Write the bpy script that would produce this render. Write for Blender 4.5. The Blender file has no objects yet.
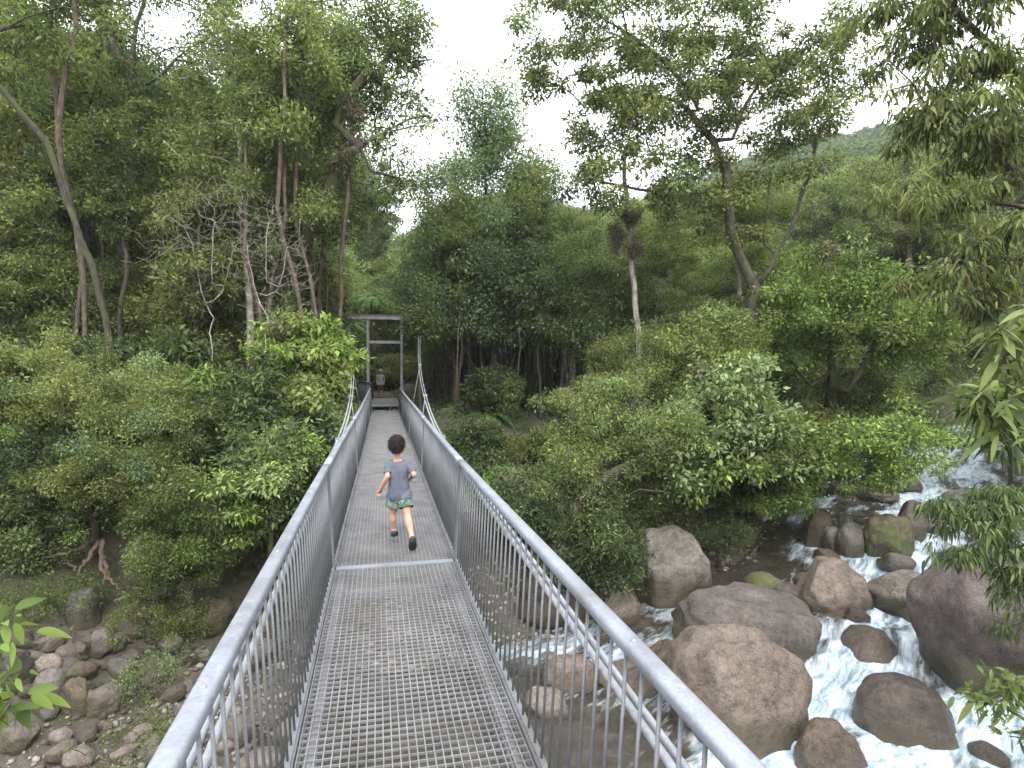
import bpy, bmesh, math, random
import numpy as np
from mathutils import Vector, Matrix, noise as mnoise

scene = bpy.context.scene
COL = scene.collection
PI = math.pi

# ------------------------------------------------------------------ camera
CZ = 6.0
F = 600.0
TH = math.radians(1.53)
cam_d = bpy.data.cameras.new('camera')
cam_d.sensor_width = 36.0
cam_d.lens = 36.0 * F / 1024.0
cam_d.clip_start = 0.05
cam_d.clip_end = 3000
cam = bpy.data.objects.new('camera', cam_d)
COL.objects.link(cam)
cam.location = (0, 0, CZ)
cam.rotation_euler = (PI / 2 - TH, 0, 0)
scene.camera = cam
CT, ST = math.cos(TH), math.sin(TH)

def at(px, py, d):
    """the place d metres in front of the photographer that the photo shows at (px, py)"""
    a = (px - 512) / F; b = (384 - py) / F
    return Vector((a * d, d * (CT + b * ST), CZ + d * (-ST + b * CT)))

# ------------------------------------------------------------------ numpy noise
def _hash(ix, iy, seed):
    h = (ix.astype(np.int64) * 374761393 + iy.astype(np.int64) * 668265263 + seed * 974711) & 0xffffffff
    h = ((h ^ (h >> 13)) * 1274126177) & 0xffffffff
    h = (h ^ (h >> 16)) & 0xffffffff
    return h / 4294967295.0

def vnoise(x, y, seed=0):
    x = np.asarray(x, float); y = np.asarray(y, float)
    ix = np.floor(x); iy = np.floor(y)
    fx = x - ix; fy = y - iy
    fx = fx * fx * fx * (fx * (fx * 6 - 15) + 10); fy = fy * fy * fy * (fy * (fy * 6 - 15) + 10)
    a = _hash(ix, iy, seed); b = _hash(ix + 1, iy, seed)
    c = _hash(ix, iy + 1, seed); d = _hash(ix + 1, iy + 1, seed)
    return (a * (1 - fx) + b * fx) * (1 - fy) + (c * (1 - fx) + d * fx) * fy

def fbm(x, y, seed=0, octv=4):
    s = 0; a = 0.5; t = 0
    for o in range(octv):
        s = s + a * vnoise(x * 2 ** o, y * 2 ** o, seed + o * 17); t += a; a *= 0.5
    return s / t - 0.5

def sstep(a, b, x):
    t = np.clip((x - a) / (b - a), 0, 1)
    return t * t * (3 - 2 * t)

# ------------------------------------------------------------------ the creek: centre line, level, half widths
RIV = np.array([  # x, y, level, half width on the far bank side, half width on the near bank side
    (-14, -10, -0.9, 5.0, 5.0), (-3, 1.5, -0.45, 5.2, 4.0), (3, 8, -0.05, 5.6, 3.3), (6.5, 11.5, 0.1, 4.7, 2.7),
    (10, 16, 0.45, 4.0, 3.0), (15, 22.5, 1.0, 4.3, 4.0), (20, 30, 1.9, 4.4, 4.0), (26, 33.5, 2.8, 3.2, 4.0), (36, 37, 3.8, 3, 4), (52, 43, 5.6, 3, 4)], float)

def river(x, y):
    """arc position, signed offset (positive towards the far bank), level, half widths"""
    x = np.asarray(x, float); y = np.asarray(y, float)
    best = np.full(x.shape, 1e9); u = np.zeros(x.shape); t = np.zeros(x.shape)
    lv = np.zeros(x.shape); hl = np.zeros(x.shape); hr = np.zeros(x.shape); acc = 0.0
    for i in range(len(RIV) - 1):
        a, b = RIV[i], RIV[i + 1]
        dx, dy = b[0] - a[0], b[1] - a[1]; L = math.hypot(dx, dy)
        k = np.clip(((x - a[0]) * dx + (y - a[1]) * dy) / (L * L), 0, 1)
        ox = x - a[0] - k * dx; oy = y - a[1] - k * dy
        d = np.hypot(ox, oy); side = np.sign(-ox * dy + oy * dx + 1e-12)
        m = d < best
        best = np.where(m, d, best); u = np.where(m, d * side, u); t = np.where(m, acc + k * L, t)
        lv = np.where(m, a[2] + k * (b[2] - a[2]), lv)
        hl = np.where(m, a[3] + k * (b[3] - a[3]), hl); hr = np.where(m, a[4] + k * (b[4] - a[4]), hr)
        acc += L
    return t, u, lv, hl, hr

def ground(x, y):
    x = np.asarray(x, float); y = np.asarray(y, float)
    t, u, lv, hl, hr = river(x, y)
    w = fbm(x * .22, y * .22, 3, 3) * 2.2
    dl = u - hl + w; dr = -u - hr + w * .5
    zl = lv - .12 + .12 * np.clip(dl, -6, 3) + (3.95 - .36 - np.clip(lv, -1, 3) * .9) * sstep(2.5, 10.5, dl) + .0 * dl
    zr = lv - .1 + .95 * np.clip(dr, 0, 7) + .45 * np.clip(dr - 7, 0, 22)
    zb = lv - .55 - .25 * sstep(0, 2.5, np.minimum(-dl, -dr))
    z = np.where(dl > -1, np.maximum(zl, zb), np.where(dr > 0, zr, zb))
    z = np.where((dl <= -1) & (dr <= 0), zb, z)
    z = np.where((dl <= 0) & (dl > -1), np.maximum(zb, zl), z)
    D = np.hypot(x, y)
    az = x / np.maximum(D, 1e-3)
    sl = .22 + .165 * sstep(-.05, .5, az) - .06 * sstep(0, -.6, az)
    z = z + sl * np.clip(D - 42, 0, 170) * sstep(-5, 20, y)
    rough = .07 + .25 * sstep(2, 8, dl)
    z = z + fbm(x * .6, y * .6, 8, 4) * rough * 2 + fbm(x * .04, y * .04, 5, 3) * 14 * sstep(50, 110, D)
    # the walking track that leaves the bridge
    pth = np.abs(x + 5.9 + .22 * (y - 26)) / 1.4
    k = sstep(1.8, .8, pth) * sstep(25.8, 26.6, y) * sstep(52, 46, y)
    z = z * (1 - k) + 4.22 * k
    return z

def gz(x, y):
    return float(ground(np.array([x]), np.array([y]))[0])

def level(x, y):
    t, u, lv, hl, hr = river(np.array([x]), np.array([y]))
    return float(lv[0])

def hit(px, py, f, d0=3.0, d1=90.0):
    """where the sight line through (px, py) meets the surface z = f(x, y)"""
    ds = np.arange(d0, d1, .05)
    a = (px - 512) / F; b = (384 - py) / F
    x = a * ds; y = ds * (CT + b * ST); z = CZ + ds * (-ST + b * CT)
    g = f(x, y)
    i = np.argmax(z < g)
    if not (z < g).any():
        i = len(ds) - 1
    return Vector((x[i], y[i], g[i])), float(ds[i])

def on_ground(px, py):
    return hit(px, py, ground)

def on_water(px, py):
    return hit(px, py, lambda x, y: np.maximum(river(x, y)[2], ground(x, y)))

# ------------------------------------------------------------------ object helpers
def tag(o, label=None, cat=None, group=None, kind=None):
    if label: o['label'] = label
    if cat: o['category'] = cat
    if group: o['group'] = group
    if kind: o['kind'] = kind
    return o

def thing(name, loc, label, cat, group=None, rz=0.0):
    o = bpy.data.objects.new(name, None)
    o.empty_display_size = .2
    COL.objects.link(o)
    o.location = loc; o.rotation_euler = (0, 0, rz)
    return tag(o, label, cat, group)

def link(name, me, mat=None, parent=None, loc=None):
    o = bpy.data.objects.new(name, me)
    COL.objects.link(o)
    if mat is not None and not me.materials: me.materials.append(mat)
    if parent is not None: o.parent = parent
    if loc is not None: o.location = loc
    return o

def copy_tree(o, parent=None):
    c = o.copy(); COL.objects.link(c)
    if parent is not None: c.parent = parent
    for ch in [k for k in o.children]:
        copy_tree(ch, c)
    return c

def fast_mesh(name, V, Fc, smooth=False):
    """V (n,3) float array, Fc (m,k) int array"""
    me = bpy.data.meshes.new(name)
    V = np.asarray(V, np.float32); Fc = np.asarray(Fc, np.int32)
    m, k = Fc.shape
    me.vertices.add(len(V)); me.vertices.foreach_set('co', V.ravel())
    me.loops.add(m * k); me.loops.foreach_set('vertex_index', Fc.ravel())
    me.polygons.add(m); me.polygons.foreach_set('loop_start', np.arange(m, dtype=np.int32) * k)
    try:
        me.polygons.foreach_set('loop_total', np.full(m, k, np.int32))
    except Exception:
        pass
    if smooth: me.polygons.foreach_set('use_smooth', np.ones(m, bool))
    me.update(calc_edges=True); me.validate()
    return me

class MB:
    def __init__(self): self.v = []; self.f = []; self.s = []
    def add(self, vs, fs, smooth=False):
        b = len(self.v); self.v += [tuple(p) for p in vs]
        self.f += [tuple(b + i for i in f) for f in fs]; self.s += [smooth] * len(fs)
    def box(self, c, ax, ay, az):
        """c centre, three half-axis vectors"""
        c = Vector(c); ax = Vector(ax); ay = Vector(ay); az = Vector(az)
        vs = [c + sx * ax + sy * ay + sz * az for sx in (-1, 1) for sy in (-1, 1) for sz in (-1, 1)]
        self.add(vs, [(0, 1, 3, 2), (4, 6, 7, 5), (0, 4, 5, 1), (2, 3, 7, 6), (0, 2, 6, 4), (1, 5, 7, 3)])
    def sweep(self, prof, frames, smooth=False, cap=True):
        """prof: list of (a,b); frames: list of (origin, A, B)"""
        n = len(prof); vs = []
        for o, A, B in frames:
            vs += [o + A * a + B * b for a, b in prof]
        fs = []
        for i in range(len(frames) - 1):
            for j in range(n):
                k = (j + 1) % n
                fs.append((i * n + j, i * n + k, (i + 1) * n + k, (i + 1) * n + j))
        if cap:
            fs.append(tuple(reversed(range(n)))); fs.append(tuple((len(frames) - 1) * n + j for j in range(n)))
        self.add(vs, fs, smooth)
    def tube(self, pts, rad, sides=6, smooth=True, cap=True):
        pts = [Vector(p) for p in pts]
        if not hasattr(rad, '__len__'): rad = [rad] * len(pts)
        fr = []; up = None
        for i, p in enumerate(pts):
            d = (pts[min(i + 1, len(pts) - 1)] - pts[max(i - 1, 0)])
            if d.length < 1e-9: d = Vector((0, 0, 1))
            d.normalize()
            if up is None:
                up = d.orthogonal().normalized()
            up = (up - d * up.dot(d))
            if up.length < 1e-6: up = d.orthogonal()
            up.normalize()
            B = d.cross(up)
            fr.append((p, up * rad[i], B * rad[i]))
        prof = [(math.cos(2 * PI * j / sides), math.sin(2 * PI * j / sides)) for j in range(sides)]
        self.sweep(prof, fr, smooth, cap)
    def mesh(self, name):
        me = bpy.data.meshes.new(name)
        me.from_pydata(self.v, [], self.f)
        me.polygons.foreach_set('use_smooth', self.s)
        me.update()
        return me
    def build(self, name, mat, parent=None, loc=None):
        return link(name, self.mesh(name), mat, parent, loc)

# ------------------------------------------------------------------ materials
def new_mat(name):
    m = bpy.data.materials.new(name); m.use_nodes = True
    nt = m.node_tree
    b = nt.nodes['Principled BSDF']; out = nt.nodes['Material Output']
    return m, nt, b, out

def N(nt, typ, **kw):
    n = nt.nodes.new(typ)
    for k, v in kw.items():
        if k in n.inputs: n.inputs[k].default_value = v
        else: setattr(n, k, v)
    return n

def ramp(nt, stops, fac=None):
    r = nt.nodes.new('ShaderNodeValToRGB')
    e = r.color_ramp.elements
    while len(e) > 1: e.remove(e[-1])
    e[0].position = stops[0][0]; e[0].color = (*stops[0][1], 1)
    for p, c in stops[1:]:
        k = e.new(p); k.color = (*c, 1)
    if fac is not None: nt.links.new(fac, r.inputs['Fac'])
    return r

def noise_tex(nt, scale, detail=4, rough=.55, coord='Object', vec=None):
    n = nt.nodes.new('ShaderNodeTexNoise')
    n.inputs['Scale'].default_value = scale; n.inputs['Detail'].default_value = detail
    n.inputs['Roughness'].default_value = rough
    if vec is None:
        tc = nt.nodes.new('ShaderNodeTexCoord'); vec = tc.outputs[coord]
    nt.links.new(vec, n.inputs['Vector'])
    return n

def mixc(nt, fac, a, b, mode='MIX'):
    m = nt.nodes.new('ShaderNodeMix'); m.data_type = 'RGBA'; m.blend_type = mode
    for s, v in ((0, fac), (6, a), (7, b)):
        if hasattr(v, 'is_linked') or isinstance(v, bpy.types.NodeSocket): nt.links.new(v, m.inputs[s])
        elif s == 0: m.inputs[0].default_value = v
        else: m.inputs[s].default_value = (*v, 1)
    return m.outputs[2]

def math_n(nt, op, a, b=None, clamp=False):
    m = nt.nodes.new('ShaderNodeMath'); m.operation = op; m.use_clamp = clamp
    for i, v in enumerate((a, b)):
        if v is None: continue
        if isinstance(v, bpy.types.NodeSocket): nt.links.new(v, m.inputs[i])
        else: m.inputs[i].default_value = v
    return m.outputs[0]

def bump(nt, bsdf, height, strength=.4, dist=.02):
    b = nt.nodes.new('ShaderNodeBump'); b.inputs['Strength'].default_value = strength; b.inputs['Distance'].default_value = dist
    nt.links.new(height, b.inputs['Height']); nt.links.new(b.outputs['Normal'], bsdf.inputs['Normal'])

def plain(name, col, rough=.7, metal=0.0, var=.15, scale=6.0, bumps=0.0):
    m, nt, b, out = new_mat(name)
    n = noise_tex(nt, scale)
    lo = tuple(c * (1 - var) for c in col); hi = tuple(min(1, c * (1 + var)) for c in col)
    r = ramp(nt, [(.3, lo), (.7, hi)], n.outputs['Fac'])
    nt.links.new(r.outputs['Color'], b.inputs['Base Color'])
    b.inputs['Roughness'].default_value = rough; b.inputs['Metallic'].default_value = metal
    if bumps: bump(nt, b, n.outputs['Fac'], bumps, .01)
    return m

def steel(name, col=(.42, .44, .47), metal=.55, rough=.5):
    m, nt, b, out = new_mat(name)
    n1 = noise_tex(nt, 3.5, 5); n2 = noise_tex(nt, 60, 3)
    v = nt.nodes.new('ShaderNodeTexVoronoi'); v.inputs['Scale'].default_value = 110
    tc = nt.nodes.new('ShaderNodeTexCoord'); nt.links.new(tc.outputs['Object'], v.inputs['Vector'])
    r = ramp(nt, [(.3, tuple(c * .72 for c in col)), (.5, col), (.72, tuple(min(1, c * 1.2) for c in col))], n1.outputs['Fac'])
    sp = ramp(nt, [(.2, (.9, .9, .91)), (.8, (1.06, 1.06, 1.07))], v.outputs['Color'])
    c = mixc(nt, 1.0, r.outputs['Color'], sp.outputs['Color'], 'MULTIPLY')
    n7 = noise_tex(nt, 1.1, 6, .7)
    gr = ramp(nt, [(.52, (0, 0, 0)), (.72, (.55, .55, .55))], n7.outputs['Fac'])
    c = mixc(nt, gr.outputs['Color'], c, (.12, .108, .092))
    nt.links.new(c, b.inputs['Base Color'])
    rr = ramp(nt, [(.3, (rough - .1,) * 3), (.7, (rough + .2,) * 3)], n2.outputs['Fac'])
    nt.links.new(rr.outputs['Color'], b.inputs['Roughness'])
    b.inputs['Metallic'].default_value = metal
    return m

LK = 2.1
def leaf_mat(name, dark, mid, light, rough=.62, trans=.40, coat=.18, patch=.5, pscale=.9):
    """leaf colour varies leaf by leaf, clump by clump and tree by tree"""
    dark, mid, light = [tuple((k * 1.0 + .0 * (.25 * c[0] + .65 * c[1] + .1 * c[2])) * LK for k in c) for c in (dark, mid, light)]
    m, nt, b, out = new_mat(name)
    g = nt.nodes.new('ShaderNodeNewGeometry')
    n = noise_tex(nt, pscale, 3, .6)
    oi = nt.nodes.new('ShaderNodeObjectInfo')
    f = math_n(nt, 'MULTIPLY', g.outputs['Random Per Island'], 1 - patch)
    f2 = math_n(nt, 'MULTIPLY', n.outputs['Fac'], patch * 1.1)
    f = math_n(nt, 'ADD', f, f2)
    f3 = math_n(nt, 'MULTIPLY', oi.outputs['Random'], .22)
    f = math_n(nt, 'ADD', f, f3)
    f = math_n(nt, 'SUBTRACT', f, .12, True)
    r = ramp(nt, [(.08, (.13, .085, .04)), (.15, tuple(k * .6 for k in dark)), (.3, dark), (.5, mid), (.86, light), (.97, tuple(min(1, c * k) for c, k in zip(light, (1.5, 1.25, 1.0))))], f)
    nt.links.new(r.outputs['Color'], b.inputs['Base Color'])
    b.inputs['Roughness'].default_value = rough
    b.inputs['Specular IOR Level'].default_value = coat
    t = nt.nodes.new('ShaderNodeBsdfTranslucent')
    tcx = mixc(nt, 1.0, r.outputs['Color'], (1.15, 1.2, .82), 'MULTIPLY')
    nt.links.new(tcx, t.inputs['Color'])
    mx = nt.nodes.new('ShaderNodeMixShader'); mx.inputs[0].default_value = trans
    nt.links.new(b.outputs[0], mx.inputs[1]); nt.links.new(t.outputs[0], mx.inputs[2])
    nt.links.new(mx.outputs[0], out.inputs['Surface'])
    return m

def bark_mat(name, dark, light, moss=.3, mosscol=(.045, .055, .018), scale=3.0):
    m, nt, b, out = new_mat(name)
    tc = nt.nodes.new('ShaderNodeTexCoord')
    mp = nt.nodes.new('ShaderNodeMapping'); mp.inputs['Scale'].default_value = (1, 1, .3)
    nt.links.new(tc.outputs['Object'], mp.inputs['Vector'])
    n1 = noise_tex(nt, scale * 4, 6, .7, vec=mp.outputs['Vector'])
    n2 = noise_tex(nt, scale * .5, 4, .6)
    r = ramp(nt, [(.3, dark), (.68, light)], n1.outputs['Fac'])
    n5 = noise_tex(nt, scale * 1.6, 5, .65)
    bl = ramp(nt, [(.35, (.55, .55, .55)), (.5, (1, 1, 1)), (.66, (1.45, 1.42, 1.36))], n5.outputs['Fac'])
    mm = ramp(nt, [(.62 - moss * .4, (0, 0, 0)), (.74 - moss * .4, (1, 1, 1))], n2.outputs['Fac'])
    rb_ = mixc(nt, 1.0, r.outputs['Color'], bl.outputs['Color'], 'MULTIPLY')
    c = mixc(nt, mm.outputs['Color'], rb_, mosscol)
    nt.links.new(c, b.inputs['Base Color'])
    b.inputs['Roughness'].default_value = .9
    bump(nt, b, n1.outputs['Fac'], .8, .03)
    return m

def rock_mat(name, c1, c2, c3, lichen=(.33, .31, .27), moss=.0, rough=.75, wet=0.0):
    m, nt, b, out = new_mat(name)
    tc = nt.nodes.new('ShaderNodeTexCoord'); oi = nt.nodes.new('ShaderNodeObjectInfo')
    va = nt.nodes.new('ShaderNodeVectorMath'); va.operation = 'ADD'
    sc = nt.nodes.new('ShaderNodeVectorMath'); sc.operation = 'SCALE'; sc.inputs[0].default_value = (13, 29, 7)
    nt.links.new(oi.outputs['Random'], sc.inputs['Scale'])
    nt.links.new(tc.outputs['Object'], va.inputs[0]); nt.links.new(sc.outputs['Vector'], va.inputs[1])
    V = va.outputs['Vector']
    n1 = noise_tex(nt, 1.3, 5, .6, vec=V); n2 = noise_tex(nt, 9, 6, .7, vec=V); n3 = noise_tex(nt, 42, 4, .7, vec=V)
    r = ramp(nt, [(.3, c1), (.5, c2), (.7, c3)], n1.outputs['Fac'])
    sp = ramp(nt, [(.28, (.42, .41, .4)), (.5, (.95, .95, .95)), (.74, (1.4, 1.38, 1.33))], n2.outputs['Fac'])
    n6 = noise_tex(nt, 3.2, 8, .72, vec=V)
    c = mixc(nt, 1.0, r.outputs['Color'], sp.outputs['Color'], 'MULTIPLY')
    g6 = ramp(nt, [(.34, (.5, .5, .5)), (.46, (1, 1, 1)), (.62, (1.18, 1.17, 1.15))], n6.outputs['Fac'])
    c = mixc(nt, 1.0, c, g6.outputs['Color'], 'MULTIPLY')
    g3 = ramp(nt, [(.3, (.55, .55, .55)), (.55, (1, 1, 1))], n3.outputs['Fac'])
    c = mixc(nt, 1.0, c, g3.outputs['Color'], 'MULTIPLY')
    li = ramp(nt, [(.56, (0, 0, 0)), (.66, (1, 1, 1))], n3.outputs['Fac'])
    lf = math_n(nt, 'MULTIPLY', li.outputs['Color'], .5)
    c = mixc(nt, lf, c, lichen)
    ov = ramp(nt, [(.2, (.78, .8, .84)), (.8, (1.15, 1.1, 1.06))], oi.outputs['Random'])
    c = mixc(nt, 1.0, c, ov.outputs['Color'], 'MULTIPLY')
    # algae and silt stain that creeps up from the foot of the rock
    sx = nt.nodes.new('ShaderNodeSeparateXYZ'); nt.links.new(tc.outputs['Object'], sx.inputs[0])
    hgt = math_n(nt, 'ADD', sx.outputs['Z'], math_n(nt, 'MULTIPLY', n1.outputs['Fac'], -.5))
    st = ramp(nt, [(.0, (1, 1, 1)), (.18, (0, 0, 0))], math_n(nt, 'ADD', hgt, .22))
    c = mixc(nt, math_n(nt, 'MULTIPLY', st.outputs['Color'], .75), c, (.05, .042, .02))
    if moss:
        ms = ramp(nt, [(.66 - moss * .3, (0, 0, 0)), (.74 - moss * .3, (1, 1, 1))], n1.outputs['Fac'])
        ms2 = mixc(nt, n2.outputs['Fac'], (.03, .045, .01), (.11, .13, .03))
        c = mixc(nt, ms.outputs['Color'], c, ms2)
    nt.links.new(c, b.inputs['Base Color'])
    rr = math_n(nt, 'SUBTRACT', rough, math_n(nt, 'MULTIPLY', st.outputs['Color'], .45))
    if wet: rr = math_n(nt, 'SUBTRACT', rr, wet)
    nt.links.new(rr, b.inputs['Roughness'])
    bump(nt, b, math_n(nt, 'ADD', n2.outputs['Fac'], math_n(nt, 'ADD', math_n(nt, 'MULTIPLY', n3.outputs['Fac'], .5), math_n(nt, 'MULTIPLY', n6.outputs['Fac'], 1.5))), .85, .05)
    return m

M = {}
M['rail'] = steel('galvanised_rail', (.25, .27, .305), .4, .45)
M['steel'] = steel('galvanised_steel', (.165, .174, .187), .4, .5)
M['grate'] = steel('grating_steel', (.235, .238, .245), .35, .5)
M['darksteel'] = steel('weathered_steel', (.28, .29, .30), .25, .6)
M['rope'] = steel('wire_rope', (.30, .315, .335), .35, .5)
M['bark_dark'] = bark_mat('dark_mossy_bark', (.018, .014, .01), (.07, .058, .042), .35)
M['bark_grey'] = bark_mat('grey_bark', (.07, .06, .05), (.24, .215, .18), .12)
M['bark_pale'] = bark_mat('pale_bark', (.11, .10, .085), (.33, .305, .27), .05)
M['bark_brown'] = bark_mat('brown_bark', (.03, .022, .016), (.13, .1, .07), .2)
M['dead'] = bark_mat('dead_twig_bark', (.14, .128, .115), (.31, .29, .265), -.2)
L = {}
L['olive'] = leaf_mat('olive_leaf', (.034, .043, .015), (.080, .094, .032), (.155, .175, .058))
L['mid'] = leaf_mat('mid_green_leaf', (.026, .038, .013), (.064, .082, .028), (.128, .153, .052))
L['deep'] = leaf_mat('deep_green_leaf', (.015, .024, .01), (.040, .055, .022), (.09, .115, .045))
L['blue'] = leaf_mat('blue_green_leaf', (.022, .040, .019), (.055, .083, .042), (.115, .155, .08))
L['lime'] = leaf_mat('lime_leaf', (.032, .05, .014), (.075, .11, .028), (.17, .22, .06))
L['pale'] = leaf_mat('pale_green_leaf', (.045, .066, .026), (.09, .122, .048), (.17, .21, .09))
L['glossy'] = leaf_mat('glossy_broad_leaf', (.03, .048, .018), (.07, .10, .038), (.17, .21, .09), .42, .3, .4)
L['fern'] = leaf_mat('fern_leaf', (.03, .06, .02), (.075, .13, .04), (.15, .22, .07))
L['hill'] = leaf_mat('hill_leaf', (.035, .052, .024), (.036, .051, .024), (.085, .104, .045), pscale=.28, patch=.75)
# ------------------------------------------------------------------ terrain
def axis(lo, hi, fine_lo, fine_hi, step, grow=1.12):
    a = list(np.arange(fine_lo, fine_hi + 1e-6, step))
    s = step; x = fine_hi; r = []
    while x < hi: s *= grow; x += s; r.append(x)
    s = step; x = fine_lo; l = []
    while x > lo: s *= grow; x -= s; l.append(x)
    return np.array(list(reversed(l)) + a + r)

gxs = axis(-420, 420, -22, 28, .28); gys = axis(-60, 460, -4, 44, .28)
GX, GY = np.meshgrid(gxs, gys)
GZ = ground(GX, GY)
nx, ny = len(gxs), len(gys)
idx = np.arange(nx * ny).reshape(ny, nx)
Fq = np.stack([idx[:-1, :-1], idx[:-1, 1:], idx[1:, 1:], idx[1:, :-1]], -1).reshape(-1, 4)
me = fast_mesh('ground', np.stack([GX, GY, GZ], -1).reshape(-1, 3), Fq, True)

gm, nt, b, out = new_mat('forest_floor')
n1 = noise_tex(nt, .5, 5, .6); n2 = noise_tex(nt, 7, 6, .7); n3 = noise_tex(nt, 30, 5, .7)
r1 = ramp(nt, [(.25, (.035, .029, .022)), (.5, (.082, .07, .055)), (.75, (.15, .132, .108))], n2.outputs['Fac'])
r2 = ramp(nt, [(.3, (.018, .025, .009)), (.7, (.06, .075, .025))], n3.outputs['Fac'])
f1 = ramp(nt, [(.47, (0, 0, 0)), (.6, (1, 1, 1))], n1.outputs['Fac'])
c = mixc(nt, f1.outputs['Color'], r1.outputs['Color'], r2.outputs['Color'])
nt.links.new(c, b.inputs['Base Color']); b.inputs['Roughness'].default_value = .9
bump(nt, b, math_n(nt, 'ADD', n2.outputs['Fac'], n3.outputs['Fac']), .8, .06)
link('ground', me, gm); tag(bpy.data.objects['ground'], kind='structure')

# ------------------------------------------------------------------ suspension footbridge
def bx(s): return .241 - .2272 * s + .000246 * s * s - .075 * (1 - min(1, max(0, (s - 4) / 11)) ** 2 * (3 - 2 * min(1, max(0, (s - 4) / 11))))
def bt(s):
    d = Vector((-.2272 + .000492 * s, 1, 0)); return d.normalized()
DZ = CZ - 1.80
def bp(s, lat=0.0, up=0.0):
    d = bt(s); r = Vector((d.y, -d.x, 0))
    return Vector((bx(s), s, DZ - .055 * math.sin(PI * max(0, min(1, s / 26)))  + up)) + r * lat
def bfr(s, lat=0.0, up=0.0):
    d = bt(s); r = Vector((d.y, -d.x, 0))
    return (bp(s, lat, up), r, Vector((0, 0, 1)))
def rect(w, h): return [(-w / 2, -h / 2), (w / 2, -h / 2), (w / 2, h / 2), (-w / 2, h / 2)]
def rrect(w, h, c):
    return [(-w / 2 + c, -h / 2), (w / 2 - c, -h / 2), (w / 2 - c * .3, -h / 2 + c * .3), (w / 2, -h / 2 + c), (w / 2, h / 2 - c), (w / 2 - c * .3, h / 2 - c * .3), (w / 2 - c, h / 2),
            (-w / 2 + c, h / 2), (-w / 2 + c * .3, h / 2 - c * .3), (-w / 2, h / 2 - c), (-w / 2, -h / 2 + c), (-w / 2 + c * .3, -h / 2 + c * .3)]
def srange(a, b, n): return [a + (b - a) * i / n for i in range(n + 1)]

bridge = thing('footbridge', bp(12.5, 0, 0), 'long narrow grey steel suspension footbridge with mesh deck and barred handrails', 'footbridge')
BO = Vector(bridge.location)
def bbuild(mb, name, mat):
    mb.v = [(x - BO.x, y - BO.y, z - BO.z) for x, y, z in mb.v]
    return mb.build(name, mat, bridge)

JT = [-4.55, .5, 5.55, 10.6, 15.65, 20.7, 25.7]
HW = .545
FL = .563    # baluster feet
RL = .612     # handrail offset
RH = .965
for i in range(len(JT) - 1):
    a, b_ = JT[i] + .045, JT[i + 1] - .045
    g = MB()
    nl = 28
    for k in range(nl):
        lat = -HW + .012 + (2 * HW - .024) * k / (nl - 1)
        g.sweep(rect(.0052, .026), [bfr(s, lat, -.013) for s in srange(a, b_, 4)])
    ns = int((b_ - a) / .053)
    for k in range(ns + 1):
        s = a + (b_ - a) * k / ns
        d = bt(s); r = Vector((d.y, -d.x, 0))
        g.box(bp(s, 0, -.0075), r * (HW - .006), d * .0024, Vector((0, 0, .006)))
    bbuild(g, 'deck_grating', M['grate'])
    for sgn in (-1, 1):
        e = MB()
        e.sweep([(-.004, -.05), (.004, -.05), (.004, .02), (-.004, .02)], [bfr(s, sgn * (HW + .003), -.01) for s in srange(a, b_, 6)])
        e.sweep([(-.03, -.065), (.03, -.065), (.03, -.052), (-.03, -.052)], [bfr(s, sgn * (HW + .012), 0) for s in srange(a, b_, 6)])
        bbuild(e, 'deck_edge_angle', M['grate'])
        t = MB()
        t.sweep(rrect(.066, .044, .014), [bfr(s, sgn * RL, RH - .02) for s in srange(a + .008 - .045, b_ - .008 + .045, 8)], True)
        bbuild(t, 'top_rail', M['rail'])
        q = MB()
        q.sweep(rect(.03, .012), [bfr(s, sgn * FL, .035) for s in srange(a, b_, 6)])
        bbuild(q, 'bottom_rail', M['steel'])
        st = MB()
        st.sweep([(-.03, -.22), (.03, -.22), (.03, -.07), (-.03, -.07)], [bfr(s, sgn * (HW - .06), 0) for s in srange(a - .03, b_ + .03, 6)])
        bbuild(st, 'stringer_beam', M['darksteel'])
# balusters: the hundred nearest in view as parts, the rest as one
near = []; rest = MB()
for sgn in (-1, 1):
    for i in range(len(JT) - 1):
        a, b_ = JT[i] + .1, JT[i + 1] - .1
        n = int(round((b_ - a) / .115))
        for k in range(n + 1):
            near.append((a + (b_ - a) * k / n, sgn))
near.sort(key=lambda p: (p[0] < 1.15, abs(p[0])))
bal_me = {}
for sgn in (-1, 1):
    bal = MB(); rt_ = Vector((bt(3).y, -bt(3).x, 0))
    bal.tube([(0, 0, 0), rt_ * sgn * (RL - FL) + Vector((0, 0, RH - .081))], .0064, 6, True, True)
    bal_me[sgn] = bal.mesh('baluster'); bal_me[sgn].materials.append(M['steel'])
for k, (s, sgn) in enumerate(near):
    p = bp(s, sgn * FL, .04)
    if k < 100:
        link('baluster', bal_me[sgn], None, bridge, p - BO)
    else:
        rest.tube([p, bp(s, sgn * RL, RH - .041)], .0064, 5, True, True)
o = bbuild(rest, 'balusters', M['steel']); o['kind'] = 'stuff'
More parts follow.
